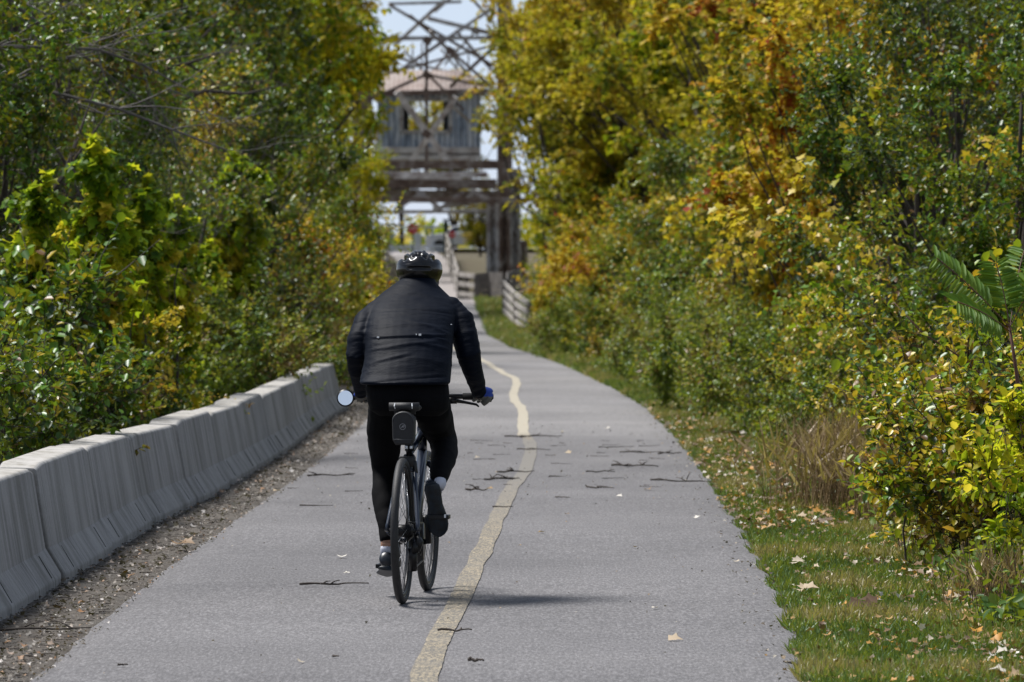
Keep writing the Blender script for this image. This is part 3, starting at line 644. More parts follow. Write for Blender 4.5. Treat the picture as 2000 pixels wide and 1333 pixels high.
# parked car seen past the gate
M['carpaint'] = simple('silver_car_paint', (.5, .52, .55), .25, .3, var=.03, coat=.6); M['carglass'] = simple('car_glass', (.03, .04, .05), .08, var=.1); M['rubber'] = simple('black_rubber', (.012, .012, .013), .75, var=.2)
co = P(906, 492, 312); cr_ = empty('parked_car', co); tag(cr_, 'silver car parked beyond the fence, seen past the green post', 'car')
prof = [(-2.1, .35), (-2.15, .75), (-1.9, .95), (-1.1, 1.02), (-.6, 1.42), (.8, 1.45), (1.5, 1.05), (2.1, .92), (2.2, .6), (2.15, .35)]
mb = MB(); n = len(prof); vs = [co + Vector((x, y_ * (.8 if z < 1.1 else .62), z)) for y_ in (-1, 1) for x, z in prof]
mb.add(vs, [tuple(range(n)), tuple(range(n, 2 * n))[::-1]] + [(k, (k + 1) % n, n + (k + 1) % n, n + k) for k in range(n)]); attach(mb.build('body', M['carpaint'], bevel=.05), cr_)
mb = MB(); vs = [co + Vector((x, -.79 + (z - 1) * .25, z)) for x, z in [(-.95, 1.05), (-.55, 1.36), (.75, 1.38), (1.25, 1.06)]]; vs += [v + Vector((0, .02, 0)) for v in vs]
mb.add(vs, [(0, 1, 2, 3), (7, 6, 5, 4), (0, 1, 5, 4), (1, 2, 6, 5), (2, 3, 7, 6), (3, 0, 4, 7)]); attach(mb.build('window', M['carglass']), cr_)
for x in (-1.35, 1.4):
    mb = MB(); mb.tube([co + Vector((x, -.86, .33)), co + Vector((x, -.62, .33))], .33, 20); attach(mb.build('wheel', M['rubber']), cr_)
road = MB(); road.add([(-60, 318.5, gz(319) + .02 + .2), (60, 318.5, gz(319) + .22), (60, 332, 2.52), (-60, 332, 2.52)], [(0, 1, 2, 3)]); road.build('road', M['asphalt'])['kind'] = 'structure'
# ---------------------------------------------------------------- bicycle
M['frame'] = simple('dark_navy_frame_paint', (.012, .018, .034), .28, .1, var=.1, coat=.5)
M['black'] = simple('satin_black_metal', (.008, .008, .009), .38, .3, var=.2)
M['tyre'] = simple('tyre_rubber', (.014, .014, .015), .62, var=.3, nscale=40, bmp=.4)
M['alu'] = simple('brushed_aluminium', (.42, .43, .45), .3, .9, var=.1)
M['chrome'] = simple('spoke_steel', (.25, .26, .28), .3, .9, var=.1)
M['reflect'] = simple('reflective_white', (.8, .82, .85), .3, var=.02)
M['bagcloth'] = simple('black_nylon', (.010, .010, .012), .6, var=.3, nscale=60, bmp=.3)
YAW = math.radians(5.5); R0 = G(786, 1187); zc = pz(R0.x, R0.y)
bike = empty('bicycle', (R0.x, R0.y, zc), -YAW)
tag(bike, 'dark flat bar bicycle ridden away along the path beside the yellow line', 'bicycle')
def bp(mb, name, m_, smooth=True, par=None, bev=0): return mb.build(name, m_ if not isinstance(m_, str) else M[m_], par or bike, smooth, bev)
RW = .34
def wheel(y0, steer=0, cass=False):
    hub = MB(); hub.tube([(-.062, 0, 0), (-.05, 0, 0), (-.05, 0, 0), (.05, 0, 0), (.05, 0, 0), (.062, 0, 0)], [.012, .012, .03, .03, .012, .012], 16)
    if cass:
        for k in range(8): hub.tube([(.018 + k * .0042, 0, 0), (.020 + k * .0042, 0, 0)], .058 - k * .0042, 24)
    h = bp(hub, 'wheel', 'black'); h.location = (0, y0, RW); h.rotation_euler = (0, 0, steer)
    def ring(r, secr, n=72, seg=10, m_='tyre', nm='tyre', flat=1.0):
        mb = MB(); vs = []; fs = []
        for i in range(n):
            a = 2 * math.pi * i / n
            for k in range(seg):
                b_ = 2 * math.pi * k / seg; rr = r + secr * math.cos(b_); vs.append((secr * flat * math.sin(b_), rr * math.cos(a), rr * math.sin(a)))
        for i in range(n):
            for k in range(seg): fs.append((i * seg + k, i * seg + (k + 1) % seg, ((i + 1) % n) * seg + (k + 1) % seg, ((i + 1) % n) * seg + k))
        mb.add(vs, fs); return bp(mb, nm, m_, par=h)
    ring(RW - .019, .019); ring(RW - .042, .011, m_='black', nm='rim', flat=.95); ring(RW - .034, .0105, m_='alu', nm='brake_track', flat=.98, seg=8)
    sp = MB()
    for k in range(32):
        a = 2 * math.pi * k / 32; s_ = 1 if k % 2 else -1; off = .5 * (1 if (k // 2) % 2 else -1)
        sp.tube([(s_ * .03, .024 * math.cos(a + off * 2), .024 * math.sin(a + off * 2)), (0, (RW - .05) * math.cos(a), (RW - .05) * math.sin(a))], .0013, 4)
    bp(sp, 'spokes', 'chrome', par=h)
    dk = MB(); dk.tube([(-.046, 0, 0), (-.044, 0, 0)], .08, 28); bp(dk, 'brake_disc', 'black', par=h)
    return h
wheel(0, 0, True); wheel(1.04, math.radians(-1.0))
BB = Vector((0, .43, .27)); ST = Vector((0, .285, .72)); HT = Vector((0, .80, .80)); HB = Vector((0, .845, .66)); RH = Vector((0, 0, RW)); FH = Vector((0, 1.04, RW))
fr = MB(); fr.tube([BB, ST], [.018, .017], 16); fr.tube([HB + Vector((0, -.01, .02)), BB], [.026, .024], 16); fr.tube([HT + Vector((0, -.01, -.03)), ST + Vector((0, 0, -.03))], [.020, .016], 16)
fr.tube([HB, HT], .023, 16); fr.tube([BB + Vector((-.04, 0, 0)), BB + Vector((.04, 0, 0))], .024, 16)
for s_ in (-1, 1):
    fr.tube([ST + Vector((s_ * .016, -.005, -.04)), Vector((s_ * .036, .19, .62)), Vector((s_ * .070, .02, .37)), Vector((s_ * .073, 0, .34))], [.010, .011, .010, .012], 10)
    fr.tube([BB + Vector((s_ * .02, -.02, 0)), Vector((s_ * .040, .3, .28)), Vector((s_ * .070, .03, .33))], [.013, .012, .010], 10)
fr.tube([(-.034, .185, .615), (.034, .185, .615)], .009, 8)
bp(fr, 'frame', 'frame')
fk = MB(); fk.tube([HB, HB + Vector((0, .012, -.03))], .022, 12)
for s_ in (-1, 1):
    fk.tube([HB + Vector((s_ * .02, .01, -.03)), Vector((s_ * .048, .88, .60)), Vector((s_ * .052, .99, .42)), Vector((s_ * .052, 1.04, .34))], [.014, .014, .011, .009], 10)
bp(fk, 'fork', 'frame')
sp = MB(); sp.tube([ST + Vector((0, 0, -.05)), Vector((0, .235, .885))], .0145, 14); bp(sp, 'seat_post', 'black')
scl = MB(); scl.tube([ST + Vector((0, .004, -.015)), ST + Vector((0, -.004, .014))], .022, 16); sc_ = bp(scl, 'seat_clamp', 'black')
rf = MB()
for s_ in (-1, 1): rf.box(ST + Vector((s_ * .011, -.024, 0)), (.012, .006, .014))
bp(rf, 'reflector', 'reflect', par=sc_)
br_ = MB(); br_.box((0, .20, .655), (.075, .05, .05)); br_.tube([(-.035, .185, .66), (-.042, .18, .60)], .012, 8); br_.tube([(.035, .185, .66), (.042, .18, .60)], .012, 8); bp(br_, 'rear_brake', 'black', bev=.012)
# saddle, widest at the back
sd_ = MB(); secs = []
for k in range(9):
    y = .12 + .27 * k / 8; wd = [.066, .074, .070, .055, .040, .028, .022, .019, .012][k]; secs.append(((0, y, .915 - .012 * math.sin(k / 8 * 3.1)), (wd, .020 if k < 3 else .017)))
bodyv = []
for (c_, (rx, rz)) in secs:
    for k in range(14):
        a = 2 * math.pi * k / 14; bodyv.append((c_[0] + rx * math.cos(a), c_[1], c_[2] + rz * math.sin(a)))
fs = [(i * 14 + k, i * 14 + (k + 1) % 14, (i + 1) * 14 + (k + 1) % 14, (i + 1) * 14 + k) for i in range(8) for k in range(14)] + [tuple(range(14)), tuple(range(112, 126))]
sd_.add(bodyv, fs); sdo = bp(sd_, 'saddle', 'bagcloth')
rl = MB()
for s_ in (-1, 1): rl.tube([(s_ * .035, .13, .895), (s_ * .022, .2, .878), (s_ * .022, .3, .878), (s_ * .012, .36, .895)], .0035, 6)
bp(rl, 'saddle_rail', 'black', par=sdo)
# bar, grips, levers, stem
bar = MB(); bar.tube([(-.33, .885, .945), (-.12, .885, .945), (0, .885, .945), (.12, .885, .945), (.33, .885, .945)], .0125, 12); bo = bp(bar, 'handlebar', 'black')
for s_ in (-1, 1):
    g = MB(); g.tube([(s_ * .19, .885, .945), (s_ * .33, .885, .945), (s_ * .337, .885, .945)], [.017, .018, .012], 14); bp(g, 'grip', 'rubber', par=bo)
    lv = MB(); lv.tube([(s_ * .13, .885, .94), (s_ * .15, .895, .925), (s_ * .20, .93, .915), (s_ * .25, .935, .905), (s_ * .262, .93, .895)], [.013, .011, .007, .006, .004], 8)
    lv.box((s_ * .135, .885, .925), (.05, .035, .03)); bp(lv, 'brake_lever', 'black', par=bo)
stm = MB(); stm.tube([HT, HT + Vector((0, -.02, .10))], .020, 12); stm.tube([HT + Vector((0, -.02, .09)), (0, .885, .945)], .017, 12); bp(stm, 'stem', 'black')
mr = MB(); mc = Vector((-.372, .83, .938)); nrm_ = Vector((.05, -1, .10)).normalized()
mr.tube([mc - nrm_ * .014, mc - nrm_ * .004, mc], [.030, .042, .042], 32); mr.tube([mc - nrm_ * .012, Vector((-.355, .87, .918)), (-.335, .885, .940)], [.010, .012, .010], 8)
mo = bp(mr, 'mirror', 'black')
m, t, b = newmat('mirror_glass'); b.inputs['Metallic'].default_value = 1; b.inputs['Roughness'].default_value = .03; b.inputs['Base Color'].default_value = (.85, .88, .92, 1); M['mirrorglass'] = m
mg = MB(); mg.tube([mc - nrm_ * .001, mc + nrm_ * .0025], .0355, 32); bp(mg, 'mirror_glass', 'mirrorglass', smooth=False, par=mo)
# drivetrain
dt = MB(); dt.tube([(.048, BB.y, BB.z), (.052, BB.y, BB.z)], .088, 32); dt.tube([(.036, BB.y, BB.z), (.040, BB.y, BB.z)], .066, 32); bp(dt, 'chainring', 'black')
ch = MB()
for a, e in (((.048, BB.y, BB.z + .088), (.035, 0, RW + .04)), ((.048, BB.y, BB.z - .088), (.036, .03, RW - .19))): ch.tube([a, e], .0045, 5)
bp(ch, 'chain', 'black')
dr = MB(); dr.tube([(.068, 0, RW - .02), (.082, -.02, RW - .05), (.072, .0, RW - .09)], [.012, .020, .014], 10); dr.tube([(.048, .0, RW - .08), (.048, .025, RW - .185)], [.022, .018], 10); dr.box((.062, -.01, RW - .075), (.03, .045, .05))
bp(dr, 'derailleur', 'black')
PR = Vector((.125, .43 - .115, .27 + .122)); PL = Vector((-.125, .43 + .115, .27 - .122))
for s_, pp in ((1, PR), (-1, PL)):
    ck = MB(); ck.tube([(s_ * .05, BB.y, BB.z), (s_ * .075, BB.y, BB.z), (s_ * .082, pp.y, pp.z)], [.016, .016, .012], 10); c_o = bp(ck, 'crank', 'black')
    pd = MB(); pd.box(pp + Vector((s_ * .012, 0, 0)), (.10, .085, .020)); pd.tube([pp + Vector((-s_ * .045, 0, 0)), pp], .008, 8)
    bp(pd, 'pedal', 'black', False, bev=.004)
pr_ = MB(); pr_.box(PR + Vector((.045, -.046, .006)), (.008, .004, .016)); bp(pr_, 'pedal_reflector', 'reflect', False)
# saddle bag
Tw = Matrix.Translation((R0.x, R0.y, zc)) @ Matrix.Rotation(-YAW, 4, 'Z')
bagc = Vector((-.004, .115, .815)); bag = empty('saddle_bag', Tw @ bagc, -YAW); tag(bag, 'black wedge saddle bag with a small round logo hanging under the saddle', 'bag')
mb = MB(); n = 20; outl = []
for k in range(n + 1):
    a = math.pi * k / n; outl.append((.053 * math.cos(a), .035 + .045 * math.sin(a)))
outl += [(-.050, -.055), (-.036, -.078), (.036, -.078), (.050, -.055)]
q = len(outl); vs = []
for y, s_ in ((-.055, .90), (-.048, 1.0), (.03, .98), (.045, .85)): vs += [(x * s_, y, z * s_) for x, z in outl]
fs = [(r * q + k, r * q + (k + 1) % q, (r + 1) * q + (k + 1) % q, (r + 1) * q + k) for r in range(3) for k in range(q)] + [tuple(range(q)), tuple(range(3 * q, 4 * q))[::-1]]
mb.add(vs, fs); mb.build('pouch', M['bagcloth'], bag, False, .003)
M['piping'] = simple('dark_grey_piping', (.035, .037, .042), .4, var=.1)
mb = MB(); mb.tube([(x * .93, -.056, z * .93) for x, z in outl[:n + 1]], .0022, 6); mb.box((0, -.053, -.052), (.092, .006, .004)); mb.build('piping', M['piping'], bag, True)
M['logo'] = simple('grey_logo_print', (.30, .30, .31), .6, var=.05)
mb = MB(); mb.tube([(-.002 + .0135 * math.cos(2 * math.pi * k / 24), -.0555, .008 + .0135 * math.sin(2 * math.pi * k / 24)) for k in range(24)], .0011, 5, closed=True)
for a, e in (((-.009, .003), (-.001, .013)), ((-.001, .013), (.006, .013)), ((-.003, .008), (.004, .008)), ((.006, .013), (.003, .003)), ((-.002, .011), (-.004, .003))):
    mb.tube([(a[0], -.0555, a[1]), (e[0], -.0555, e[1])], .0011, 4)
mb.build('logo', M['logo'], bag)
mb = MB()
for s_ in (-1, 1): mb.tube([(s_ * .040 - .0, -.035, .092), (s_ * .042, -.05, .104), (s_ * .040, -.04, .116)], .0024, 6)
mb.build('reflective_stripe', M['reflect'], bag)
mb = MB(); mb.tube([(-.07, -.01, .100), (.07, -.01, .100)], .020, 12); mb.tube([(-.05, .02, .075), (.05, .02, .075)], .012, 8); mb.build('strap', M['bagcloth'], bag, True)

# ---------------------------------------------------------------- rider
M['skin'] = simple('skin', (.38, .21, .14), .5, var=.12, nscale=30); M['sock'] = simple('pale_sock', (.50, .52, .60), .8, var=.1)
M['pants'] = simple('black_tights', (.0028, .0028, .0036), .85, var=.3, nscale=6, spec=.10)
m, t, b = newmat('navy_black_softshell'); f = noise(t, 3, 4)
t.links.new(ramp(t, f, [(.3, (.0016, .0029, .0066)), (.7, (.0034, .0060, .0130))]), b.inputs['Base Color']); b.inputs['Roughness'].default_value = .58; b.inputs['Specular IOR Level'].default_value = .07; b.inputs['Sheen Weight'].default_value = 0; b.inputs['Sheen Roughness'].default_value = .4
bump(t, b, noise(t, 14, 5, None, .6, (.45, 1, 2.2)), .45, .012); M['jacket'] = m
M['shoe'] = simple('black_shoe', (.007, .012, .022), .38, var=.4, nscale=18, spec=.6); M['sole'] = simple('dark_teal_sole', (.003, .009, .017), .45, var=.8, nscale=30)
M['gloveblue'] = simple('blue_glove_knit', (.012, .05, .34), .6, var=.2, nscale=50); M['glovegrey'] = simple('grey_leather_palm', (.12, .115, .10), .6, var=.3, nscale=30)
m, t, b = newmat('glossy_black_shell'); b.inputs['Base Color'].default_value = (.003, .003, .004, 1); b.inputs['Roughness'].default_value = .22; b.inputs['Specular IOR Level'].default_value = .45; M['shell'] = m
K = 26.9 / F
def W(px, py, D): return tuple(P(px, py, D))
def ell(px, py, D, hw, hd): p = P(px, py, D); return (p.x, p.y, p.z, hw * K, hd)
torso = [ell(791, 752, 26.52, 83, .13), ell(791, 747, 26.53, 88, .145), ell(793, 733, 26.58, 87, .155), ell(796, 715, 26.62, 86, .16), ell(798, 690, 26.68, 85, .165), ell(800, 655, 26.76, 86, .17), ell(803, 625, 26.85, 87, .165),
         ell(807, 603, 26.92, 86, .155), ell(808, 586, 26.98, 78, .135), ell(809, 569, 27.02, 59, .11), ell(812, 554, 27.05, 41, .088), ell(818, 543, 27.08, 31, .075), ell(818, 537, 27.09, 29, .07)]
def shrink(s, f, g): return [(x, y, z, rx * f, ry * g) for x, y, z, rx, ry in s]
armL = [(739, 613, 26.95, .070), (716, 632, 26.88, .066), (703, 664, 26.80, .062), (698, 694, 26.76, .058), (699, 722, 26.84, .049), (703, 748, 26.94, .041), (706, 770, 27.01, .034)]
armR = [(877, 609, 26.97, .072), (899, 630, 26.92, .068), (909, 662, 26.86, .062), (915, 692, 26.82, .058), (922, 720, 26.88, .050), (931, 748, 26.97, .042), (936, 770, 27.03, .034)]
legL = [(757, 795, 26.62, .092), (753, 830, 26.70, .090), (751, 866, 26.78, .082), (752, 905, 26.86, .067), (752, 935, 26.84, .059), (748, 965, 26.78, .056), (750, 995, 26.72, .050), (754, 1025, 26.66, .041), (757, 1058, 26.62, .034)]
legR = [(843, 795, 26.66, .092), (851, 822, 26.82, .086), (860, 845, 26.98, .074), (867, 862, 27.02, .068), (868, 880, 26.86, .066), (866, 898, 26.72, .062), (861, 915, 26.60, .052), (857, 934, 26.49, .042), (854, 943, 26.45, .038)]
def limb(mb, L, f=1.0, n0=0, n1=None, seg=16):
    L = L[n0:n1]; mb.tube([W(a, b_, D) for a, b_, D, r in L], [r * f for *_, r in L], seg); mb.ball(W(*L[0][:3]), L[0][3] * f, seg, 10)
def hand(mb, s_, f=1.0):
    """hand closed over the grip: palm, five fingers of their own length and bend, thumb below"""
    bc = Tw @ Vector((s_ * .292, .885, .945)); rgt = (Tw.to_3x3() @ Vector((1, 0, 0))); fwd = Tw.to_3x3() @ Vector((0, 1, 0)); up = Vector((0, 0, 1))
    wr = Vector(W(*(armL if s_ < 0 else armR)[-1][:3]))
    pal = bc + up * .026 - fwd * .012
    mb.tube([wr, wr.lerp(pal, .5), pal + fwd * .0], [(.027 * f, .027 * f), (.034 * f, .026 * f), (.040 * f, .024 * f)], 14)
    mb.ball(pal + fwd * .004, (.042 * f, .036 * f, .020 * f), 14, 8)
    mb.ball(bc - fwd * .020 + up * .004 + rgt * s_ * .008, (.036 * f, .016 * f, .024 * f), 12, 8)      # heel of the palm
    for k, (off, ln, r) in enumerate([(-.030, 1.0, .0095), (-.010, 1.08, .0098), (.010, 1.02, .0095), (.029, .86, .0085)]):
        o_ = bc + rgt * s_ * off
        mb.tube([o_ + up * .028 + fwd * .012, o_ + up * .026 + fwd * (.034 * ln), o_ + up * .004 + fwd * (.042 * ln), o_ - up * (.020 * ln) + fwd * .030, o_ - up * (.027 * ln) + fwd * .010],
                [r * f, r * f, r * .95 * f, r * .88 * f, r * .75 * f], 8)
    t0 = bc - rgt * s_ * .034 - fwd * .014 + up * .008
    mb.tube([t0 + rgt * s_ * .014, t0 - rgt * s_ * .004 - up * .016, t0 - rgt * s_ * .020 - up * .028 + fwd * .012], [.013 * f, .012 * f, .009 * f], 8)
    if s_ > 0: mb.tube([bc + rgt * .026 - fwd * .022 - up * .002, bc + rgt * .012 - fwd * .024 - up * .022, bc - rgt * .004 - fwd * .016 - up * .038], [.016 * f, .015 * f, .011 * f], 8)
HC = Vector(W(819, 527, 27.14))
body = MB(); body.ellipses(shrink(torso[:-1], .90, .88), 24); body.ellipses([ell(798, 800, 26.55, 66, .11), ell(797, 770, 26.55, 72, .125), ell(795, 740, 26.58, 72, .12)], 24)
for L in (armL, armR, legL, legR): limb(body, L, .84)
body.tube([W(816, 570, 27.03), W(818, 545, 27.08), HC + Vector((0, 0, -.03))], [.062, .058, .06], 16)
body.ball(HC + Vector((0, .005, -.055)), (.072, .088, .090), 20, 14); body.ball(HC + Vector((0, .035, -.085)), (.058, .062, .062), 16, 10)
body.ball(HC + Vector((0, .100, -.062)), (.016, .022, .026), 10, 8); body.ball(HC + Vector((0, .085, -.100)), (.026, .016, .010), 10, 6)
for s_ in (-1, 1): body.ball(HC + Vector((s_ * .076, .0, -.05)), (.010, .020, .032), 10, 8); body.ball(HC + Vector((s_ * .032, .085, -.035)), (.015, .012, .010), 8, 6)
hand(body, -1, .84); hand(body, 1, .84)
# ankles and feet inside the shoes
def footdir(s_): return (Vector((.13, .40, -.91)).normalized(), Vector((-.06, -.90, -.40))) if s_ > 0 else (Vector((.0, .985, -.17)).normalized(), Vector((-.05, -.17, -.985)))
HEEL = {1: Vector(W(846, 949, 26.45)), -1: Vector(W(755, 1094, 26.60))}
for s_, an in ((1, legR[-1]), (-1, legL[-1])):
    d, dn = footdir(s_); h = HEEL[s_]; body.tube([W(*an[:3]), h + d * .035 - dn * .03, h + d * .05], [.034, .032, .03], 12); body.tube([h + d * .02, h + d * .12, h + d * .22], [(.026, .026), (.034, .02), (.03, .014)], 12)
person = remeshed(body, 'person', M['skin'], .0075, 3); pm = person
tag(person, 'cyclist in black helmet and navy jacket riding away, seen from behind, one foot down', 'person')
def worn(mb, name, mats, vox, sm=3, disp=None, matfn=None): return remeshed(mb, name, mats, vox, sm, person, disp, matfn)
def fnoise(a, b_, c_): return np.array([mnoise.noise((x, y, z)) for x, y, z in zip(a, b_, c_)])
def jdisp(co, no):
    px = 1000 + co[:, 0] * F / co[:, 1]; py = YH - (co[:, 2] - CAMZ) * F / co[:, 1]
    d = np.zeros(len(co)); back = np.clip(-no[:, 1] * 1.6, 0, 1)
    inside = 1 / (1 + np.exp(-(px - 722) / 5)) * 1 / (1 + np.exp((px - 884) / 5))
    for y0, cur, slope, x0, x1, amp, wd in [(606, .0022, .02, 722, 888, -.0032, 1.8), (634, .0035, .0, 735, 872, .0035, 3.0),
            (655, .0008, -.03, 725, 885, .0035, 2.6), (660, .0006, -.03, 728, 880, -.004, 1.8), (672, .0010, -.12, 720, 850, .0055, 3.6), (690, .0012, -.22, 712, 800, .005, 4.0),
            (697, .0010, -.14, 712, 800, -.003, 3.0), (628, .003, .22, 800, 885, .0045, 3.2), (648, .002, .20, 810, 885, .004, 3.2), (668, .001, .16, 820, 885, .004, 3.5), (700, .001, .10, 790, 880, .003, 5), (585, .002, -.10, 745, 820, .003, 4.5),
            (592, .002, .16, 815, 885, .003, 4.5), (572, .001, -.25, 770, 815, .0035, 4), (568, .001, .25, 818, 862, .003, 4), (741, .0004, -.08, 700, 885, -.0035, 1.6), (736, .0004, -.08, 700, 885, .002, 3)]:
        yc = y0 + cur * (px - 803) ** 2 * .5 + slope * (px - 803)
        wx = 1 / (1 + np.exp(-(px - x0) / 6)) / (1 + np.exp((px - x1) / 6))
        d += .85 * amp * np.exp(-((py - yc) / wd) ** 2) * wx * back * inside
    nz = fnoise(px * .02 + py * .01, py * .055, co[:, 1] * 2); d += .0014 * (np.abs(nz) * 2 - .5) * back * inside
    arm = 1 - inside; n2 = fnoise(px * .03, py * .075 + px * .02, co[:, 1] * 4); d += .0032 * (np.abs(n2) * 2 - .4) * arm
    return d
jk = MB(); jk.ellipses(torso, 32); limb(jk, armL, .97); limb(jk, armR, 1.02)
jacket = worn(jk, 'jacket', M['jacket'], .0065, 4, jdisp)
def pdisp(co, no):
    return .004 * (np.abs(fnoise(co[:, 0] * 9, co[:, 1] * 5, co[:, 2] * 16)) * 2 - .4)
tr = MB(); tr.ellipses([ell(800, 812, 26.56, 60, .10), ell(799, 800, 26.55, 77, .13), ell(798, 780, 26.55, 80, .145), ell(796, 760, 26.56, 81, .145), ell(795, 735, 26.60, 78, .14)], 28)
limb(tr, legL, 1.0); limb(tr, legR, 1.0); trousers = worn(tr, 'trousers', M['pants'], .0075, 3, pdisp)
for s_ in (-1, 1):
    gm = MB(); hand(gm, s_, 1.08); bc = Tw @ Vector((s_ * .292, .885, .945))
    worn(gm, 'glove', [M['gloveblue'], M['glovegrey']], .0035, 2, None, lambda c, bc=bc: ((c[:, 2] < bc.z + .001) | (c[:, 1] > bc.y + .045)).astype(int))
    an = (legR if s_ > 0 else legL)[-1]; d, dn = footdir(s_); h = HEEL[s_]
    sk = MB(); a = Vector(W(*an[:3])); sk.tube([a.lerp(h + d * .02 - dn * .05, .15 if s_ > 0 else .45), h + d * .015 - dn * .055, h + d * .04 - dn * .01], [.038, .043, .036] if s_ > 0 else [.031, .033, .031], 14)
    if s_ > 0: sk.tube([W(860, 938, 26.47), W(859, 944, 26.44), W(855, 953, 26.43)], [.028, .031, .030], 14)
    so = sk.build('sock', M['sock'], None, True); attach(so, person)
    side_ = d.cross(dn).normalized(); dn = side_.cross(d).normalized() * (1 if side_.cross(d).dot(dn) > 0 else -1)
    up_ = -dn; sh = MB(); sl_ = MB(); L_ = .275
    S = [(0.0, .024, .050), (.03, .033, .078), (.12, .036, .088), (.28, .033, .080), (.45, .033, .066), (.62, .043, .054), (.78, .048, .044), (.90, .040, .036), (.97, .026, .028), (1.0, .012, .018)]
    def ringv(frac, hw, z0, z1, n=14):
        out = []
        for k in range(n):
            a_ = 2 * math.pi * k / n; out.append(h + d * (frac * L_ - .03) + side_ * (hw * math.cos(a_)) + up_ * ((z0 + z1) / 2 + (z1 - z0) / 2 * math.sin(a_) - .045))
        return out
    for mbx, zz in ((sh, lambda hh: (.012, hh)), (sl_, lambda hh: (-.008, .016))):
        vs = []
        for fr_, hw, hh in S: vs += ringv(fr_, hw * (1.07 if mbx is sl_ else 1), *zz(hh))
        n = 14; fs = [(i * n + k, i * n + (k + 1) % n, (i + 1) * n + (k + 1) % n, (i + 1) * n + k) for i in range(len(S) - 1) for k in range(n)] + [tuple(range(n)), tuple(range((len(S) - 1) * n, len(S) * n))]
        mbx.add(vs, fs)
    sho = sh.build('shoe', M['shoe'], None, True); attach(sho, person)
    slo = sl_.build('sole', M['sole'], None, True); attach(slo, person); slo.parent = sho; slo.matrix_parent_inverse = Matrix.Identity(4); sho_w = sho.matrix_parent_inverse.copy()
    slo.matrix_parent_inverse = Matrix.Identity(4)
    tb = MB(); tb.box(h + d * .01 - dn * .02 + side_ * 0, (.012, .004, .03)); tbo = tb.build('heel_tab', M['piping'], None, True, .002); attach(tbo, person); tbo.parent = sho; tbo.matrix_parent_inverse = Matrix.Identity(4)
# helmet: shell with converging vents, inner liner, straps
mb = MB(); nu, nv = 120, 60; RT = Matrix.Rotation(math.radians(-6), 3, 'X'); vs = []
def ventdepth(x, y, z):
    bk = max(0, -y); cc = 1 - .45 * bk
    d = 0
    for lc, wd, s0, s1 in ((0, .17, -.82, .9), (.42, .15, -.86, .9), (-.42, .15, -.86, .9), (.80, .12, -.72, .8), (-.80, .12, -.72, .8)):
        u = abs(x - lc * cc) / (wd * (1.0 if lc == 0 else cc)); e = min((y - s0) / .14, (s1 - y) / .1)
        if u < 1 and e > 0 and z > .18: d = max(d, min(1, e) * min(1, (1 - u) * 3.5))
    if z < .10 and z > -.1 and abs(x) < .55 and y < 0: d = max(d, .3 * (1 - abs(z) / .1) * min(1, (.55 - abs(x)) * 6))
    return d
for i in range(nv + 1):
    th = (math.pi * .735) * i / nv
    for k in range(nu):
        a = 2 * math.pi * k / nu; x, y, z = math.sin(th) * math.cos(a), math.sin(th) * math.sin(a), math.cos(th)
        dv = ventdepth(x, y, z) * (1 - .75 * min(1, max(0, (z - .72) / .2))); rr = 1 - .22 * dv + .018 * math.cos(6 * x) * (z > .2)
        lowb = 1.0 if z > 0 else 1 - .10 * (-z)
        q = RT @ Vector((x * .112 * rr * lowb, y * .142 * rr, z * .100 * rr)); vs.append(HC + Vector((0, -.005, -.006)) + q)
fs = [(i * nu + k, (i + 1) * nu + k, (i + 1) * nu + (k + 1) % nu, i * nu + (k + 1) % nu) for i in range(nv) for k in range(nu)]
mb.add(vs, fs); hel = mb.build('helmet', M['shell'], None, True); md = hel.modifiers.new('s', 'SOLIDIFY'); md.thickness = .010; md.offset = -1; attach(hel, person)
mb = MB(); mb.ball(HC + Vector((0, -.004, -.010)), (.088, .112, .080), 28, 16, RT); ln = mb.build('helmet_liner', M['bagcloth'], None, True); attach(ln, person); ln.parent = hel; ln.matrix_parent_inverse = Matrix.Identity(4)
mb = MB(); mb.tube([HC + Vector((s * .001, 0, 0)) + RT @ Vector((.085 * math.cos(a), .105 * math.sin(a), -.072)) for s in (1,) for a in [2 * math.pi * k / 32 for k in range(32)]], .007, 6, closed=True)
for s_ in (-1, 1): mb.tube([HC + Vector((s_ * .094, -.03, -.02)), HC + Vector((s_ * .090, .0, -.075)), HC + Vector((s_ * .04, .07, -.13))], .0035, 5)
st_ = mb.build('helmet_strap', M['bagcloth'], None, True); attach(st_, person); st_.parent = hel; st_.matrix_parent_inverse = Matrix.Identity(4)
# small reflective zip pulls on the jacket back
dgj = jacket.data; kdv = [v.co.copy() for v in dgj.vertices]
def on_jacket(px, py):
    best = None
    for v in kdv:
        a = 1000 + v.x * F / v.y; c_ = YH - (v.z - CAMZ) * F / v.y
        e = (a - px) ** 2 + (c_ - py) ** 2 + max(0, v.y - 26.75) * 200
        if best is None or e < best[0]: best = (e, v)
    return best[1]
for px, py, sx_, sz_ in ((739, 659, .011, .007), (819.5, 654.5, .012, .009), (812.5, 654.5, .005, .006), (881, 634, .009, .004)):
    p_ = on_jacket(px, py); mb = MB(); mb.box(p_ + Vector((0, -.002, 0)), (sx_, .005, sz_)); z_ = mb.build('zip_pull', M['reflect'], None, False, .001); attach(z_, person); z_.parent = jacket; z_.matrix_parent_inverse = Matrix.Identity(4)
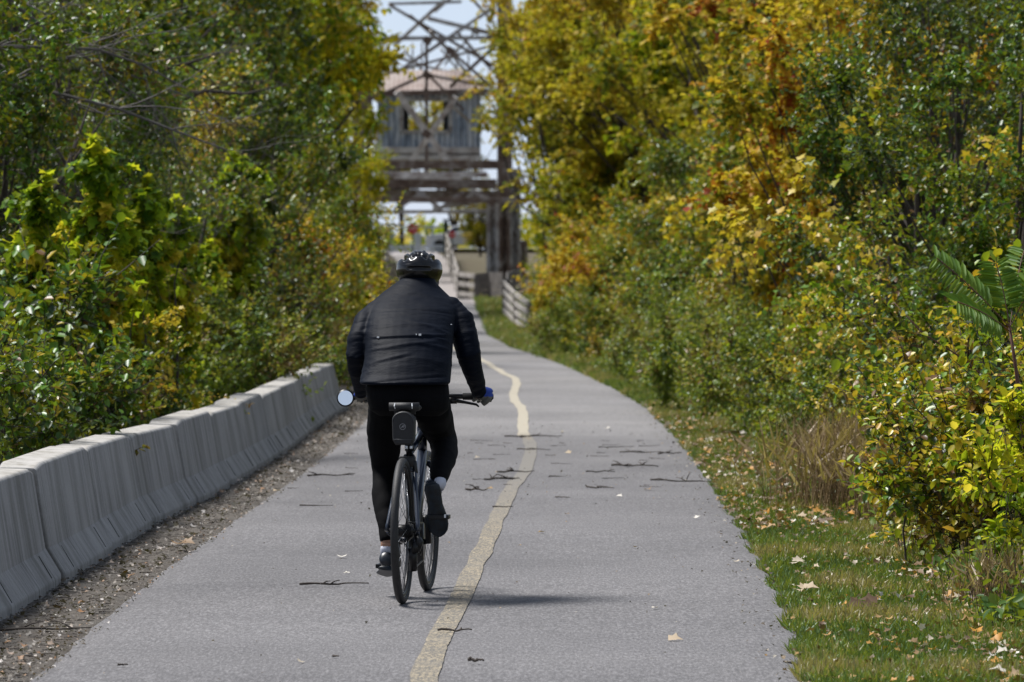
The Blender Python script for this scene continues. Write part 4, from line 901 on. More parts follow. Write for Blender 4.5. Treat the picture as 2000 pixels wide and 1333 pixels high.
# ---------------------------------------------------------------- kinds of plant
KN = {}
KN['glossy'] = make_kind(1, 4.6, 1.7, .1, 'round', 64, .50, 26, 15, .068, LEAF, 'glossy', .25, .5, .07, stems=3)
KN['dark'] = make_kind(2, 5.6, 2.0, .3, 'round', 66, .55, 26, 14, .074, LEAF, 'dark', .2, .5, .11, stems=2)
KN['willow'] = make_kind(3, 9, 3.0, .8, 'round', 110, .80, 30, 13, .13, LEAF, 'olive', .8, .25, .18, tint_z=.35)
KN['maple'] = make_kind(4, 9.5, 3.2, .9, 'round', 105, .72, 28, 13, .105, LOBED, 'yellow', .35, .5, .16)
KN['sparse'] = make_kind(5, 13, 3.6, 4.5, 'vase', 70, .75, 18, 9, .15, LOBED, 'yellow', .3, .5, .2)
KN['vine'] = make_kind(6, 6.0, 1.6, .2, 'round', 72, .45, 24, 12, .088, LOBED, 'orange', .45, .5, .07, stems=2)
KN['goldbush'] = make_kind(7, 3.2, 1.5, .1, 'mound', 46, .40, 24, 11, .085, LEAF, 'orange', .3, .5, .04, stems=4)
KN['spire'] = make_kind(8, 2.4, .24, .25, 'cone', 30, .17, 16, 8, .085, LOBED, 'bright', .8, .4, .018, stems=2, shoots=8)
KN['low'] = make_kind(9, 1.25, .85, .02, 'mound', 34, .26, 26, 13, .042, LEAF, 'mixed', .2, .6, .014, stems=5)
KN['lowlight'] = make_kind(10, 1.15, .9, .02, 'mound', 34, .27, 26, 12, .046, LEAF, 'weeds', .25, .6, .014, stems=5)
KN['mixed'] = make_kind(11, 3.4, 1.5, .1, 'round', 56, .42, 28, 14, .055, LEAF, 'mixed', .3, .5, .05, stems=4)
KN['near'] = make_kind(12, 1.0, .48, .04, 'mound', 28, .20, 15, 8, .050, LEAF, 'mixed', .25, .6, .009, stems=6)
KN['nearblue'] = make_kind(22, 1.0, .50, .04, 'mound', 28, .20, 13, 8, .048, LEAF, 'glossy', .25, .6, .009, stems=6)
KN['yvine'] = make_kind(23, 3.4, 1.3, .4, 'round', 22, .26, 8, 5, .085, LOBED, 'gold', .5, .3, .03, stems=3, shoots=10)
KN['nearyel'] = make_kind(13, .85, .42, .1, 'vase', 18, .16, 10, 7, .055, LEAF, 'bright', .2, .7, .008, stems=5)
KN['greybush'] = make_kind(14, 3.0, 1.4, .1, 'round', 50, .42, 26, 9, .045, LEAF, 'glossy', .2, .5, .05, stems=5, barkm='greybark')
KN['overhang'] = make_kind(16, 9.5, 3.3, 3.3, 'round', 90, .72, 28, 13, .105, LOBED, 'yellow', .35, .5, .16)
KN['tallyellow'] = make_kind(15, 13, 3.2, 3.5, 'round', 100, .85, 22, 9, .16, LOBED, 'yellow', .4, .5, .22, tint_lo=.3)
# (kind, object name, px column of the axis, distance, scale, rotation, label, category)
L_ = 'plants crowding the left of the path'; R_ = 'plants crowding the right of the path'
PL = [
 # left, front to back
 ('nearblue', 'shrub', -60, 32, 1.2, .3, 'low blue green shrub behind the nearest barrier section at the left edge', 'shrub'),
 ('nearblue', 'shrub', 45, 34.5, 1.1, 1.9, 'low leafy shrub just behind the second barrier section', 'shrub'),
 ('nearblue', 'shrub', -20, 38, 1.7, 2.2, 'waist high green shrub cut off by the left edge above the barriers', 'shrub'),
 ('nearblue', 'shrub', 110, 39, 1.2, 4.0, 'knee high shrub with small yellow leaves behind the dry curled grass', 'shrub'),
 ('low', 'shrub', 240, 44, .8, 5.1, 'mixed green and yellow shrub behind the mossy barrier sections', 'shrub'),
 ('lowlight', 'shrub', 370, 54, 1.1, .9, 'pale weedy shrub above the end of the mossy barrier section', 'shrub'),
 ('lowlight', 'shrub', 470, 62, 1.1, 3.3, 'pale weedy shrub above the light barrier joint left of the cyclist', 'shrub'),
 ('low', 'shrub', 560, 70, 1.15, 1.2, 'small brownish shrub behind the farther barrier sections', 'shrub'),
 ('glossy', 'shrub_tree', -40, 46, .85, .4, 'tall dark glossy shrub at the left edge with pale reflecting leaves', 'tree'),
 ('spire', 'vine_column', 182, 43, 1.05, .5, 'tallest bright green vine column left of the picture middle', 'vine'),
 ('spire', 'vine_column', 62, 41, .92, 2.5, 'bright yellow green vine column nearest the left edge', 'vine'),
 ('spire', 'vine_column', 118, 42, .72, 1.2, 'short yellow green vine column between the two nearest tall ones', 'vine'),
 ('spire', 'vine_column', 225, 44, .8, 3.2, 'yellow green vine column touching the right of the tallest one', 'vine'),
 ('spire', 'vine_column', 268, 46, .95, 3.9, 'yellow leaved vine column just right of the tallest one', 'vine'),
 ('spire', 'vine_column', 335, 50, .9, 1.4, 'light green vine column between the yellow vine and the thin sprouts', 'vine'),
 ('spire', 'vine_column', 470, 60, 1.15, 5.0, 'thin bright green sprout rising before the dark thicket', 'vine'),
 ('spire', 'vine_column', 400, 58, .75, 2.0, 'short green vine column under the thin sprout', 'vine'),
 ('glossy', 'shrub_tree', 130, 56, .95, 1.3, 'dark glossy leaved shrub tree behind the bright vine columns', 'tree'),
 ('greybush', 'shrub_tree', 330, 60, 1.05, 2.9, 'grey twigged thin leaved shrub right of the vine columns', 'tree'),
 ('mixed', 'shrub_tree', 250, 66, 1.15, .2, 'green shrub speckled with yellow behind the grey twigged shrub', 'tree'),
 ('glossy', 'shrub_tree', 420, 70, .95, 4.4, 'dark shrub tree with glinting leaves left of the golden bush', 'tree'),
 ('goldbush', 'golden_bush', 600, 78, .72, 1.0, 'golden orange bush above the barriers left of the cyclist shoulder', 'shrub'),
 ('mixed', 'shrub_tree', 520, 82, .95, 3.1, 'mixed green bush behind the golden orange bush', 'tree'),
 ('goldbush', 'golden_bush', 632, 100, .62, 3.0, 'small yellow bush at the far end of the left thicket', 'shrub'),
 ('dark', 'tree', -60, 64, 1.15, 2.0, 'dark green tree filling the upper left corner', 'tree'),
 ('dark', 'tree', 130, 74, 1.3, .7, 'dark green tree behind the bare hanging branches', 'tree'),
 ('dark', 'tree', 320, 88, 1.35, 3.3, 'dark green tree with scattered orange leaves left of the willow like tree', 'tree'),
 ('willow', 'tree', 435, 104, 1.0, .4, 'olive green drooping tree in the middle of the left side', 'tree'),
 ('willow', 'tree', 535, 126, .92, 2.4, 'golden drooping tree leaning toward the bridge house', 'tree'),
 ('willow', 'tree', 640, 140, .62, 4.1, 'yellow green drooping tree lowest by the left of the bridge opening', 'tree'),
 ('maple', 'tree', 640, 168, .55, 1.1, 'small yellow tree whose branch hangs before the left truss column', 'tree'),
 ('willow', 'tree', 300, 118, 1.25, 5.0, 'tall olive tree rising behind the dark trees on the left', 'tree'),
 ('dark', 'tree', 20, 100, 1.9, 1.5, 'large dark tree farthest back in the upper left corner', 'tree'),
 ('sparse', 'tree', 545, 160, 1.0, .9, 'thin tall yellow tree with grey trunks left of the truss top', 'tree'),
 ('tallyellow', 'tree', 540, 178, 1.05, 2.7, 'tall yellow tree behind the thin one at the top left of the bridge', 'tree'),
 ('tallyellow', 'tree', 400, 190, 1.25, 3.7, 'tallest yellow tree behind the olive trees on the left', 'tree'),
 ('sparse', 'tree', 560, 200, .95, 4.4, 'half bare tree touching the left side of the truss', 'tree'),
 # right, front to back
 ('nearyel', 'bush', 1985, 27.0, 1.0, .6, 'yellow green leafy bush at the lower right edge', 'shrub'),
 ('near', 'bush', 1900, 29.5, .95, 2.6, 'green bush with red tinged leaves before the sapling stem', 'shrub'),
 ('near', 'bush', 2010, 29.5, 1.2, 4.0, 'dense green bush cut off by the right edge beside the sapling', 'shrub'),
 ('near', 'bush', 1835, 33, .9, 5.2, 'small dark bush left of the yellow green one at the grass edge', 'shrub'),
 ('near', 'bush', 1985, 33.5, 1.5, 1.1, 'tall near bush behind the sapling at the right edge', 'shrub'),
 ('low', 'shrub', 1950, 37, 1.15, 3.2, 'small leaved shrub behind the brown dry grass at right', 'shrub'),
 ('low', 'shrub', 1790, 41, .85, .3, 'small leaved shrub right behind the tuft of brown grass', 'shrub'),
 ('lowlight', 'shrub', 1650, 45, .82, 2.2, 'pale green shrub at the edge of the grass, left of the brown tuft', 'shrub'),
 ('lowlight', 'shrub', 1560, 52, .90, 3.5, 'pale green shrub next farther along the grass verge', 'shrub'),
 ('low', 'shrub', 1700, 50, 1.15, 4.4, 'yellow speckled shrub behind the pale verge shrubs', 'shrub'),
 ('lowlight', 'shrub', 1470, 60, .95, 5.5, 'light weedy shrub beside the narrowing part of the verge', 'shrub'),
 ('lowlight', 'shrub', 1380, 67, .9, .8, 'light weedy shrub above the bright strip of green grass', 'shrub'),
 ('lowlight', 'shrub', 1295, 75, .95, 1.8, 'light green shrub where the verge curves toward the fence', 'shrub'),
 ('low', 'shrub', 1215, 84, .95, 2.9, 'green shrub right of the distant bend of the path', 'shrub'),
 ('lowlight', 'shrub', 1150, 96, .95, 3.9, 'pale shrub nearest the bend of the path', 'shrub'),
 ('low', 'shrub', 1165, 112, 1.0, 4.9, 'small shrub by the lower end of the light rail fence', 'shrub'),
 ('lowlight', 'shrub', 1150, 132, 1.0, 5.7, 'small yellow green shrub right behind the fence end post', 'shrub'),
 ('glossy', 'shrub_tree', 1985, 43, .78, 1.0, 'dark glossy shrub tree hanging over the right edge', 'tree'),
 ('dark', 'shrub_tree', 1800, 48, .72, 2.2, 'darkest shrub tree in the upper right with black gaps inside', 'tree'),
 ('vine', 'vine_thicket', 1640, 56, .78, .4, 'orange and yellow vine thicket left of the darkest shrub tree', 'vine'),
 ('mixed', 'shrub_tree', 1900, 52, 1.0, 5.3, 'green shrub tree below the dark branches at right', 'tree'),
 ('mixed', 'shrub_tree', 1720, 60, .8, 4.1, 'green and yellow shrub under the orange vine thicket', 'tree'),
 ('mixed', 'shrub_tree', 1480, 70, .85, 2.7, 'yellow flecked green shrub in the middle of the right bank', 'tree'),
 ('glossy', 'shrub_tree', 1400, 80, .78, 3.6, 'dark green shrub between the orange vine and the far yellow trees', 'tree'),
 ('vine', 'vine_thicket', 1540, 76, 1.05, 3.9, 'tall orange vine thicket reaching the top of the picture', 'vine'),
 ('goldbush', 'golden_bush', 1215, 108, .95, 2.2, 'orange bush with red leaves in front of the far yellow tree', 'shrub'),
 ('goldbush', 'golden_bush', 1270, 96, .8, .6, 'yellow orange bush low on the right bank', 'shrub'),
 ('mixed', 'shrub_tree', 1330, 92, .95, 5.9, 'green bush right of the orange and red bush', 'tree'),
 ('mixed', 'shrub_tree', 1172, 122, .8, 1.6, 'green yellow bush above the bend of the verge', 'tree'),
 ('mixed', 'shrub_tree', 1165, 140, .85, 4.6, 'green bush behind the light rail fence', 'tree'),
 ('willow', 'tree', 1122, 165, .48, 2.2, 'bright yellow green tree beside the rusty right column', 'tree'),
 ('yvine', 'yellow_vine', 1700, 46, .70, .9, 'yellow vine with large drooping leaves left of the sapling fronds', 'vine'),
 ('yvine', 'yellow_vine', 1815, 46, .95, 2.9, 'vine of big yellow leaves climbing before the darkest shrub tree', 'vine'),
 ('yvine', 'yellow_vine', 1560, 60, .95, 4.9, 'loose golden vine hanging in front of the orange thicket', 'vine'),
 ('yvine', 'yellow_vine', 250, 43, .45, 4.0, 'small yellow leaved vine between the green vine columns', 'vine'),
 ('dark', 'tree', 1930, 62, 1.1, 4.9, 'dark green tree in the upper right corner', 'tree'),
 ('vine', 'vine_thicket', 1700, 78, 1.45, 5.4, 'orange leaved tall thicket behind the upper right shrubs', 'vine'),
 ('maple', 'tree', 1460, 112, .95, .9, 'yellow and brown tree behind the tall orange vine', 'tree'),
 ('maple', 'tree', 1270, 122, 1.0, 2.0, 'big yellow green tree in the middle right of the picture', 'tree'),
 ('overhang', 'tree', 1112, 142, .98, 3.5, 'yellow tree overhanging the path right of the truss', 'tree'),
 ('sparse', 'tree', 1230, 160, 1.05, 5.1, 'tall sparse tree with dark limbs and sky gaps right of the truss', 'tree'),
 ('willow', 'tree', 1600, 118, 1.2, 2.8, 'olive tree behind the orange thickets on the right', 'tree'),
 ('tallyellow', 'tree', 1420, 165, 1.15, 1.9, 'tall yellow tree behind the sparse one on the right', 'tree'),
 ('dark', 'tree', 1850, 98, 1.9, 3.0, 'large dark tree farthest back in the upper right', 'tree'),
 ('sparse', 'tree', 1150, 196, .9, .2, 'half bare tree standing behind the rusty column top', 'tree'),
 ('sparse', 'tree', 785, 345, .86, 1.2, 'high crowned tree beyond the bridge, left of the two seen through it', 'tree'),
 ('sparse', 'tree', 890, 350, .90, 3.2, 'high crowned tree beyond the bridge, right of the two seen through it', 'tree'),
 ('maple', 'tree', 938, 292, .42, 4.2, 'dull yellow tree seen under the bridge behind the right column', 'tree'),
 ('tallyellow', 'tree', 1250, 215, 1.2, .8, 'yellow tree farthest back on the right bank', 'tree'),
]
for kd, nm, px, D, sc, rz, lb, ct in PL:
    if px < 720 and D > 100 and D < 300: px -= 48
    x = (px - 1000) * D / F; side_k = L_ if px < 1000 else R_
    plant(KN[kd], nm, (x, D, gz(D) + side(x, D) - .03), rz, sc, lb, ct, side_k, tilt=(random.uniform(-.05, .05), random.uniform(-.05, .05)))

for px_, D_, lb in ((-3.5, -22, 'tree behind the camera, seen only as a dark shape in the handlebar mirror, left one'), (2.5, -30, 'tree behind the camera, seen only in the handlebar mirror, right one')):
    plant(KN['maple'], 'tree', (px_ * 1.6, D_, -.03), 1.0, .9, lb, 'tree', 'trees behind the camera')
# far-off wood behind everything (reads as one mass)
cl = Cloud(77); r = cl.r; n = 26000
xs = np.where(r.random(n) < .5, r.uniform(-42, -7.5, n), r.uniform(6.5, 42, n)); ys = r.uniform(225, 285, n); zs = r.uniform(0, 1, n) ** .8 * (9 + 3 * np.sin(xs * .5) + 2 * np.sin(xs * 1.3 + ys * .1)) + 1
cl.leaves(np.stack([xs, ys, zs], 1), unit(rdir(r, n) + np.array([0, 0, -.4])), unit(rdir(r, n) + np.array([0, -.5, .6])), r.uniform(.35, .8, n), np.clip(.5 + .3 * np.sin(xs * .8) + r.normal(0, .2, n), 0, 1), LOBED, 0)
# bushes beyond the road, low, seen as dim shapes under the bridge
n = 5000; xs = r.uniform(-30, 30, n); ys = r.uniform(420, 460, n); zs = r.uniform(0, 1, n) ** 1.3 * (3.6 + 1.4 * np.sin(xs * .7)) + .3
cl.leaves(np.stack([xs, ys, zs], 1), rdir(r, n), rdir(r, n), r.uniform(.5, 1.0, n), r.uniform(0, 1, n), LOBED, 0)
fo = link(bpy.data.objects.new('distant_wood', cl.mesh('distant_wood', [M['olive'], M['bark']]))); tag(fo, 'hazy olive and yellow wood beyond the bridge on both sides', 'wood', kind='stuff')

# ---------------------------------------------------------------- bare branches hanging in from the upper left
def branchy(mb, r, a, d, L, rad, depth, sag=-.15):
    n = 7; pts = [a]; dd = d.normalized()
    for k in range(n):
        dd = (dd + Vector(r.normal(size=3) * .16) + Vector((0, 0, sag * .12))).normalized(); pts.append(pts[-1] + dd * L / n)
    mb.tube(pts, [rad * (1 - .11 * k) for k in range(n + 1)], 6 if depth > 1 else 4, cap=False)
    if depth > 0:
        for k in range(2, n + 1):
            for _ in range(2 if depth > 1 else 2):
                ax = Vector(r.normal(size=3)); q = (dd.cross(ax)).normalized()
                branchy(mb, r, pts[k], dd * .7 + q * .75, L * r.uniform(.28, .5), rad * (1 - .11 * k) * .5, depth - 1, sag)
bt = empty('bare_tree', (P(-330, 0, 46).x, 46, 0)); tag(bt, 'nearly bare tree left of the frame with grey branches hanging across the upper left', 'tree')
rr = np.random.default_rng(5); mb = MB()
mb.tube([P(-330, 960, 46), P(-320, 600, 46), P(-300, 200, 46.2), P(-270, -200, 46)], [.14, .12, .10, .07], 10); mb.build('trunk', M['greybark'], None, True); attach(bpy.data.objects['trunk'] if False else C.objects[-1], bt)
mb = MB()
for x0, y0, x1, y1, L, rad in [(-300, 120, 260, 60, 2.9, .030), (-300, 60, 420, 150, 3.3, .032), (-290, 20, 330, 20, 2.9, .028), (-290, -60, 560, 60, 3.4, .030), (-300, 260, 90, 190, 1.9, .022), (-280, -120, 420, -20, 3.2, .028)]:
    a = P(x0, y0, 46); branchy(mb, rr, a, P(x1, y1, 46.4) - a, L, rad, 2)
attach(mb.build('branches', M['greybark'], None, True), bt)
bt = empty('bare_sapling', (P(225, 0, 64).x, 64, 0)); tag(bt, 'dark crooked leafless small tree standing out before the left trees', 'tree'); mb = MB()
mb.tube([P(215, 760, 64), P(222, 480, 64), P(228, 260, 64), P(238, 190, 64), P(262, 145, 64), (P(310, 138, 64)), P(365, 125, 64), P(425, 105, 64)], [.07, .06, .05, .045, .038, .03, .02, .01], 8)
mb.tube([P(365, 125, 64), P(400, 145, 64), P(440, 185, 64)], [.018, .014, .007], 6)
mb.tube([P(225, 400, 64), P(290, 250, 64.2), P(345, 200, 64.2), P(400, 178, 64.2), P(480, 184, 64.2), P(560, 165, 64.2)], [.035, .03, .028, .022, .016, .008], 7)
attach(mb.build('trunk', M['bark'], None, True), bt)
mb = MB()
for a_, b_ in (((262, 145), (330, 60)), ((310, 138), (380, 200)), ((345, 200), (420, 120)), ((400, 178), (470, 230)), ((425, 105), (470, 90)), ((228, 260), (300, 230)), ((400, 178), (520, 120))):
    a = P(*a_, 64.1); d = P(*b_, 64.3) - a; branchy(mb, rr, a, d, d.length * 1.3, .010, 1)
attach(mb.build('branches', M['bark'], None, True), bt)

# ---------------------------------------------------------------- sapling with fern-like compound leaves at the right edge
sp_ = empty('sapling', (P(1985, 0, 28.2).x, 28.2, 0)); tag(sp_, 'thin red stemmed sapling with fern like compound leaves at the right edge', 'sapling')
mb = MB(); SD = 28.2
mb.tube([P(2014, 1155, SD), P(2008, 950, SD), P(1996, 820, SD), P(1984, 720, SD), P(1972, 640, SD)], [.014, .012, .011, .009, .007], 8); attach(mb.build('trunk', M['redstem'], None, True), sp_)
cl = Cloud(31); r = cl.r
fronds = [((1972, 640), (1900, 560), (1830, 505), 28.0), ((1972, 640), (1960, 560), (1945, 515), 28.3), ((1972, 640), (2010, 560), (2050, 520), 28.4), ((1975, 650), (1930, 610), (1870, 590), 27.8), ((1972, 645), (1985, 540), (2000, 490), 28.6), ((1980, 700), (2030, 640), (2080, 620), 28.1)]
for (a_, m_, e_, D) in fronds:
    a = np.array(P(*a_, SD)); mm_ = np.array(P(*m_, (D + SD) / 2)); e = np.array(P(*e_, D)); K_ = 15
    ts = np.linspace(0, 1, 9); cur = [(1 - t_) ** 2 * a + 2 * t_ * (1 - t_) * mm_ + t_ ** 2 * e for t_ in ts]
    cl.sticks(np.array(cur[:-1]), np.array(cur[1:]), .0035, .003, 1)
    ts = np.linspace(.25, 1, K_); pos = np.array([(1 - t_) ** 2 * a + 2 * t_ * (1 - t_) * mm_ + t_ ** 2 * e for t_ in ts]); d = unit(np.gradient(pos, axis=0)); upv = np.array([.15, -.9, .75])
    for s_ in (-1, 1):
        sidev = unit(np.cross(d, upv)) * s_; sz = .135 * np.sin(np.clip(ts * 3.0, .3, 2.6)) ** .5
        cl.leaves(pos, unit(sidev + d * .55 + np.array([0, 0, -.28]) + r.normal(size=pos.shape) * .06), np.tile(upv, (K_, 1)) + r.normal(size=pos.shape) * .1, sz, r.uniform(.2, .8, K_), (NARROW[0] * np.array([1.05, 1, 1]), NARROW[1]), 0)
fo = link(bpy.data.objects.new('crown', cl.mesh('crown', [M['sumac'], M['redstem']]))); attach(fo, sp_)
# a second thin cane leaning out of the bank
cn = empty('bramble_cane', (P(2020, 0, 30).x, 30, 0)); tag(cn, 'long arching bare cane leaning left out of the bush beside the sapling', 'bramble'); mb = MB()
mb.tube([P(2030, 860, 30), P(1960, 770, 30), P(1880, 700, 30), P(1800, 650, 30), P(1745, 590, 30)], [.006, .0055, .005, .004, .002], 6); mb.tube([P(2020, 980, 30), P(1960, 880, 30), P(1880, 800, 30), P(1810, 770, 30)], [.006, .005, .004, .002], 6)
attach(mb.build('stem', M['redstem'], None, True), cn)
cl = Cloud(33); r = cl.r; pp = np.array([tuple(P(x, y, 30)) for x, y in [(1960, 770), (1920, 735), (1880, 700), (1840, 672), (1800, 650), (1760, 610), (1900, 815), (1860, 790), (1820, 772)]])
cl.leaves(pp, rdir(r, len(pp)) + np.array([0, 0, -.4]), rdir(r, len(pp)) + np.array([0, -.5, .6]), np.full(len(pp), .055), r.uniform(.4, 1, len(pp)), LEAF, 0); attach(link(bpy.data.objects.new('leaves', cl.mesh('leaves', [M['bright'], M['redstem']]))), cn)

# ---------------------------------------------------------------- undergrowth, grass, litter: nobody could count these
def veg_edge(D): return re(D) + float(np.interp(D, [20, 26, 33, 41, 52, 64, 78, 100, 150, 190], [.85, .78, .72, .58, .62, .42, .34, .8, 1.6, 1.7]))
cl = Cloud(50); r = cl.r
def scatter_under(n, D0, D1, right, depth, hmax, ls, pw=1.6):
    D = D0 + (D1 - D0) * r.random(n) ** pw; e = r.random(n) ** .8 * depth
    xb = np.array([veg_edge(d) if right else -(toe(d) - .5 if d < 61 else le(d) - .5) for d in D])
    x = (xb + e) * (1 if right else -1); g = np.array([gz(d) for d in D]); h = hmax * (.25 + 1.35 * np.minimum(1, e / 1.6)) * (.6 + .4 * np.sin(D * 1.7) * np.cos(x * 3)) * r.random(n)
    p = np.stack([x, D, g + np.abs(h) + .02], 1)
    cl.leaves(p, unit(rdir(r, n) + np.array([0, 0, .1])), unit(rdir(r, n) * .8 + np.array([0, 0, .9])), ls * r.uniform(.5, 1.4, n) * (1 + np.maximum(0, D - 60) / 80), np.clip(.45 + .3 * np.sin(x * 2 + D * .5) + r.normal(0, .25, n), 0, 1), LEAF, 0)
    k = n // 5; i = r.integers(0, n, k); b0 = p[i].copy(); b0[:, 2] = g[i]; cl.sticks(b0, p[i] + rdir(r, k) * .05 + np.array([0, 0, .05]), .0025, .001, 1)
scatter_under(42000, 24, 75, True, 2.4, .75, .048); scatter_under(16000, 75, 185, True, 4, .9, .07, 1)
scatter_under(45000, 34, 120, True, 3.6, 1.25, .05, 1.3); scatter_under(44000, 28, 80, False, 3.0, .95, .05); scatter_under(16000, 65, 190, False, 4, 1.2, .07, 1)
fo = link(bpy.data.objects.new('undergrowth', cl.mesh('undergrowth', [M['weeds'], M['twigbark']]))); tag(fo, 'tangled low green and yellow undergrowth covering both banks', 'undergrowth', kind='stuff')
# grass verge
cl = Cloud(51); r = cl.r; n = 120000; D = 19 + 80 * r.random(n) ** 2.0; D = np.concatenate([D, r.uniform(95, 200, 16000)]); n = len(D)
e0 = np.array([re(d) for d in D]); wv_ = np.array([veg_edge(d) for d in D]) - e0 + .35; x = e0 - .02 + wv_ * r.random(n) + .03 * np.sin(D * 4)
pch = np.array([mnoise.noise((a * 2.2, b_ * .9, 0)) for a, b_ in zip(x, D)])
hgt = (.028 + .022 * r.random(n)) * (1 + np.maximum(0, D - 45) / 60) * (1 + .8 * np.maximum(0, (x - e0) / wv_ - .6)) * (1 + .5 * pch)
p = np.stack([x, D, np.array([gz(d) for d in D]) + .0], 1)
cl.leaves(p, unit(np.array([0, 0, 1.]) + rdir(r, n) * .65), rdir(r, n), hgt * 1.5, np.clip(.46 + pch * 1.3 + r.normal(0, .2, n), 0, 1), (BLADE[0] * np.array([2.2, 1, 1]), BLADE[1]), 0)
fo = link(bpy.data.objects.new('grass', cl.mesh('grass', [M['grass']]))); tag(fo, 'short green grass verge along the right edge of the path', 'grass', kind='stuff')
# dry straw tufts
def tuft(px, D, n, h, sp, label, lean=0):
    cl = Cloud(int(px)); r = cl.r; x0 = (px - 1000) * D / F; q = r.normal(size=(n, 2)) * sp
    b0 = np.stack([x0 + q[:, 0], D + q[:, 1] * 2, np.full(n, gz(D) - .01)], 1); hh = h * r.uniform(.5, 1.1, n); d = unit(np.array([lean, 0, 1.]) + rdir(r, n) * .28)
    mid = b0 + d * hh[:, None] * .6; e = mid + unit(d + rdir(r, n) * .7) * hh[:, None] * .45
    cl.sticks(b0, mid, .0028, .0022, 0); cl.sticks(mid, e, .0022, .0010, 0)
    cl.leaves(mid, unit(d + rdir(r, n) * .8), rdir(r, n), np.full(n, h * .4), r.uniform(0, 1, n), BLADE, 0)
    T = cl.T; cl.T = [r.uniform(0, 1, len(t_)) for t_ in T]
    o = link(bpy.data.objects.new('dry_grass_tuft', cl.mesh('dry_grass_tuft', [M['straw']]))); tag(o, label, 'grass tuft', 'tufts of dry grass')
tuft(1735, 36.5, 1500, .66, .30, 'large red brown dry grass tuft at the foot of the right bank')
tuft(1830, 34.5, 800, .50, .22, 'second red brown dry grass tuft, right of the large one')
tuft(1950, 26.2, 160, .30, .10, 'short straw tuft at the lower right corner beside fallen leaves')
tuft(1655, 42, 260, .42, .11, 'small brown grass tuft left of the large one')
tuft(640, 74, 500, .95, .3, 'tall olive brown weeds behind the far barrier sections')
tuft(180, 36.5, 70, .34, .12, 'curled straw coloured grass over the second barrier section', .5)
tuft(255, 38.5, 60, .28, .13, 'curled straw coloured grass over the third barrier section', -.3)
# fallen leaves on verge and shoulder
cl = Cloud(52); r = cl.r
def litter(n, D0, D1, xf, ls, pw, zf=.012):
    D = D0 + (D1 - D0) * r.random(n) ** pw; x = xf(D, r.random(n)); z = np.array([gz(d) for d in D]) + zf + r.random(n) * .02
    cl.leaves(np.stack([x, D, z], 1), unit(rdir(r, n) * np.array([1, 1, .35])), unit(rdir(r, n) * .5 + np.array([0, 0, 1.])), ls * r.uniform(.4, 1.4, n), np.clip(r.random(n), 0, 1), (LOBED[0] * np.array([1, 1, 2.2]), LOBED[1]), 0)
reV = lambda D: np.interp(D, RE_D, RE_X); leV = lambda D: np.interp(D, LE_D, LE_X)
litter(4200, 19, 62, lambda D, u: reV(D) + .03 + 1.25 * u ** .7, .028, 1.4, .034); litter(1500, 20, 50, lambda D, u: reV(D) + .70 + .45 * u, .048, 1.2, .035)
litter(1500, 33, 64, lambda D, u: reV(D) - .04 + .6 * u, .045, 1.0, .035)
fo = link(bpy.data.objects.new('leaf_litter', cl.mesh('leaf_litter', [M['litter'], M['twigbark']]))); tag(fo, 'scattered brown, orange and grey fallen leaves on the grass right of the path', 'fallen leaves', kind='stuff')
cl = Cloud(53); r = cl.r
litter(1500, 20, 66, lambda D, u: leV(D) - .04 - .42 * u, .030, 1.3, .012); litter(3800, 19, 60, lambda D, u: leV(D) + .05 - .5 * u ** 1.5, .014, 1.5, .016)
n = 2600; D = 19 + 45 * r.random(n) ** 1.3; x = leV(D) - .02 - .42 * r.random(n); a = np.stack([x, D, np.full(n, .022)], 1); d = rdir(r, n) * np.array([1, .8, .08]); cl.sticks(a, a + d * r.uniform(.01, .08, n)[:, None], .0022, .0012, 1)
fo = link(bpy.data.objects.new('shoulder_debris', cl.mesh('shoulder_debris', [M['shoulder'], M['twigbark']]))); tag(fo, 'grey brown leaf crumbs and twig bits on the dirt between barriers and asphalt', 'fallen leaves', kind='stuff')

cl = Cloud(54); r = cl.r
litter(420, 36, 56, lambda D, u: leV(D) + .05 + (reV(D) - leV(D) - .1) * u, .013, 1, .03); litter(160, 20, 40, lambda D, u: leV(D) + .05 + (reV(D) - leV(D) - .1) * u, .010, 1, .03); litter(500, 20, 60, lambda D, u: reV(D) - .01 - .22 * u ** 2.5, .016, 1.3, .03)
fo = link(bpy.data.objects.new('path_crumbs', cl.mesh('path_crumbs', [M['crumbs'], M['twigbark']]))); tag(fo, 'tiny dark and pale crumbs of bark and leaf sprinkled over the asphalt', 'debris', kind='stuff')
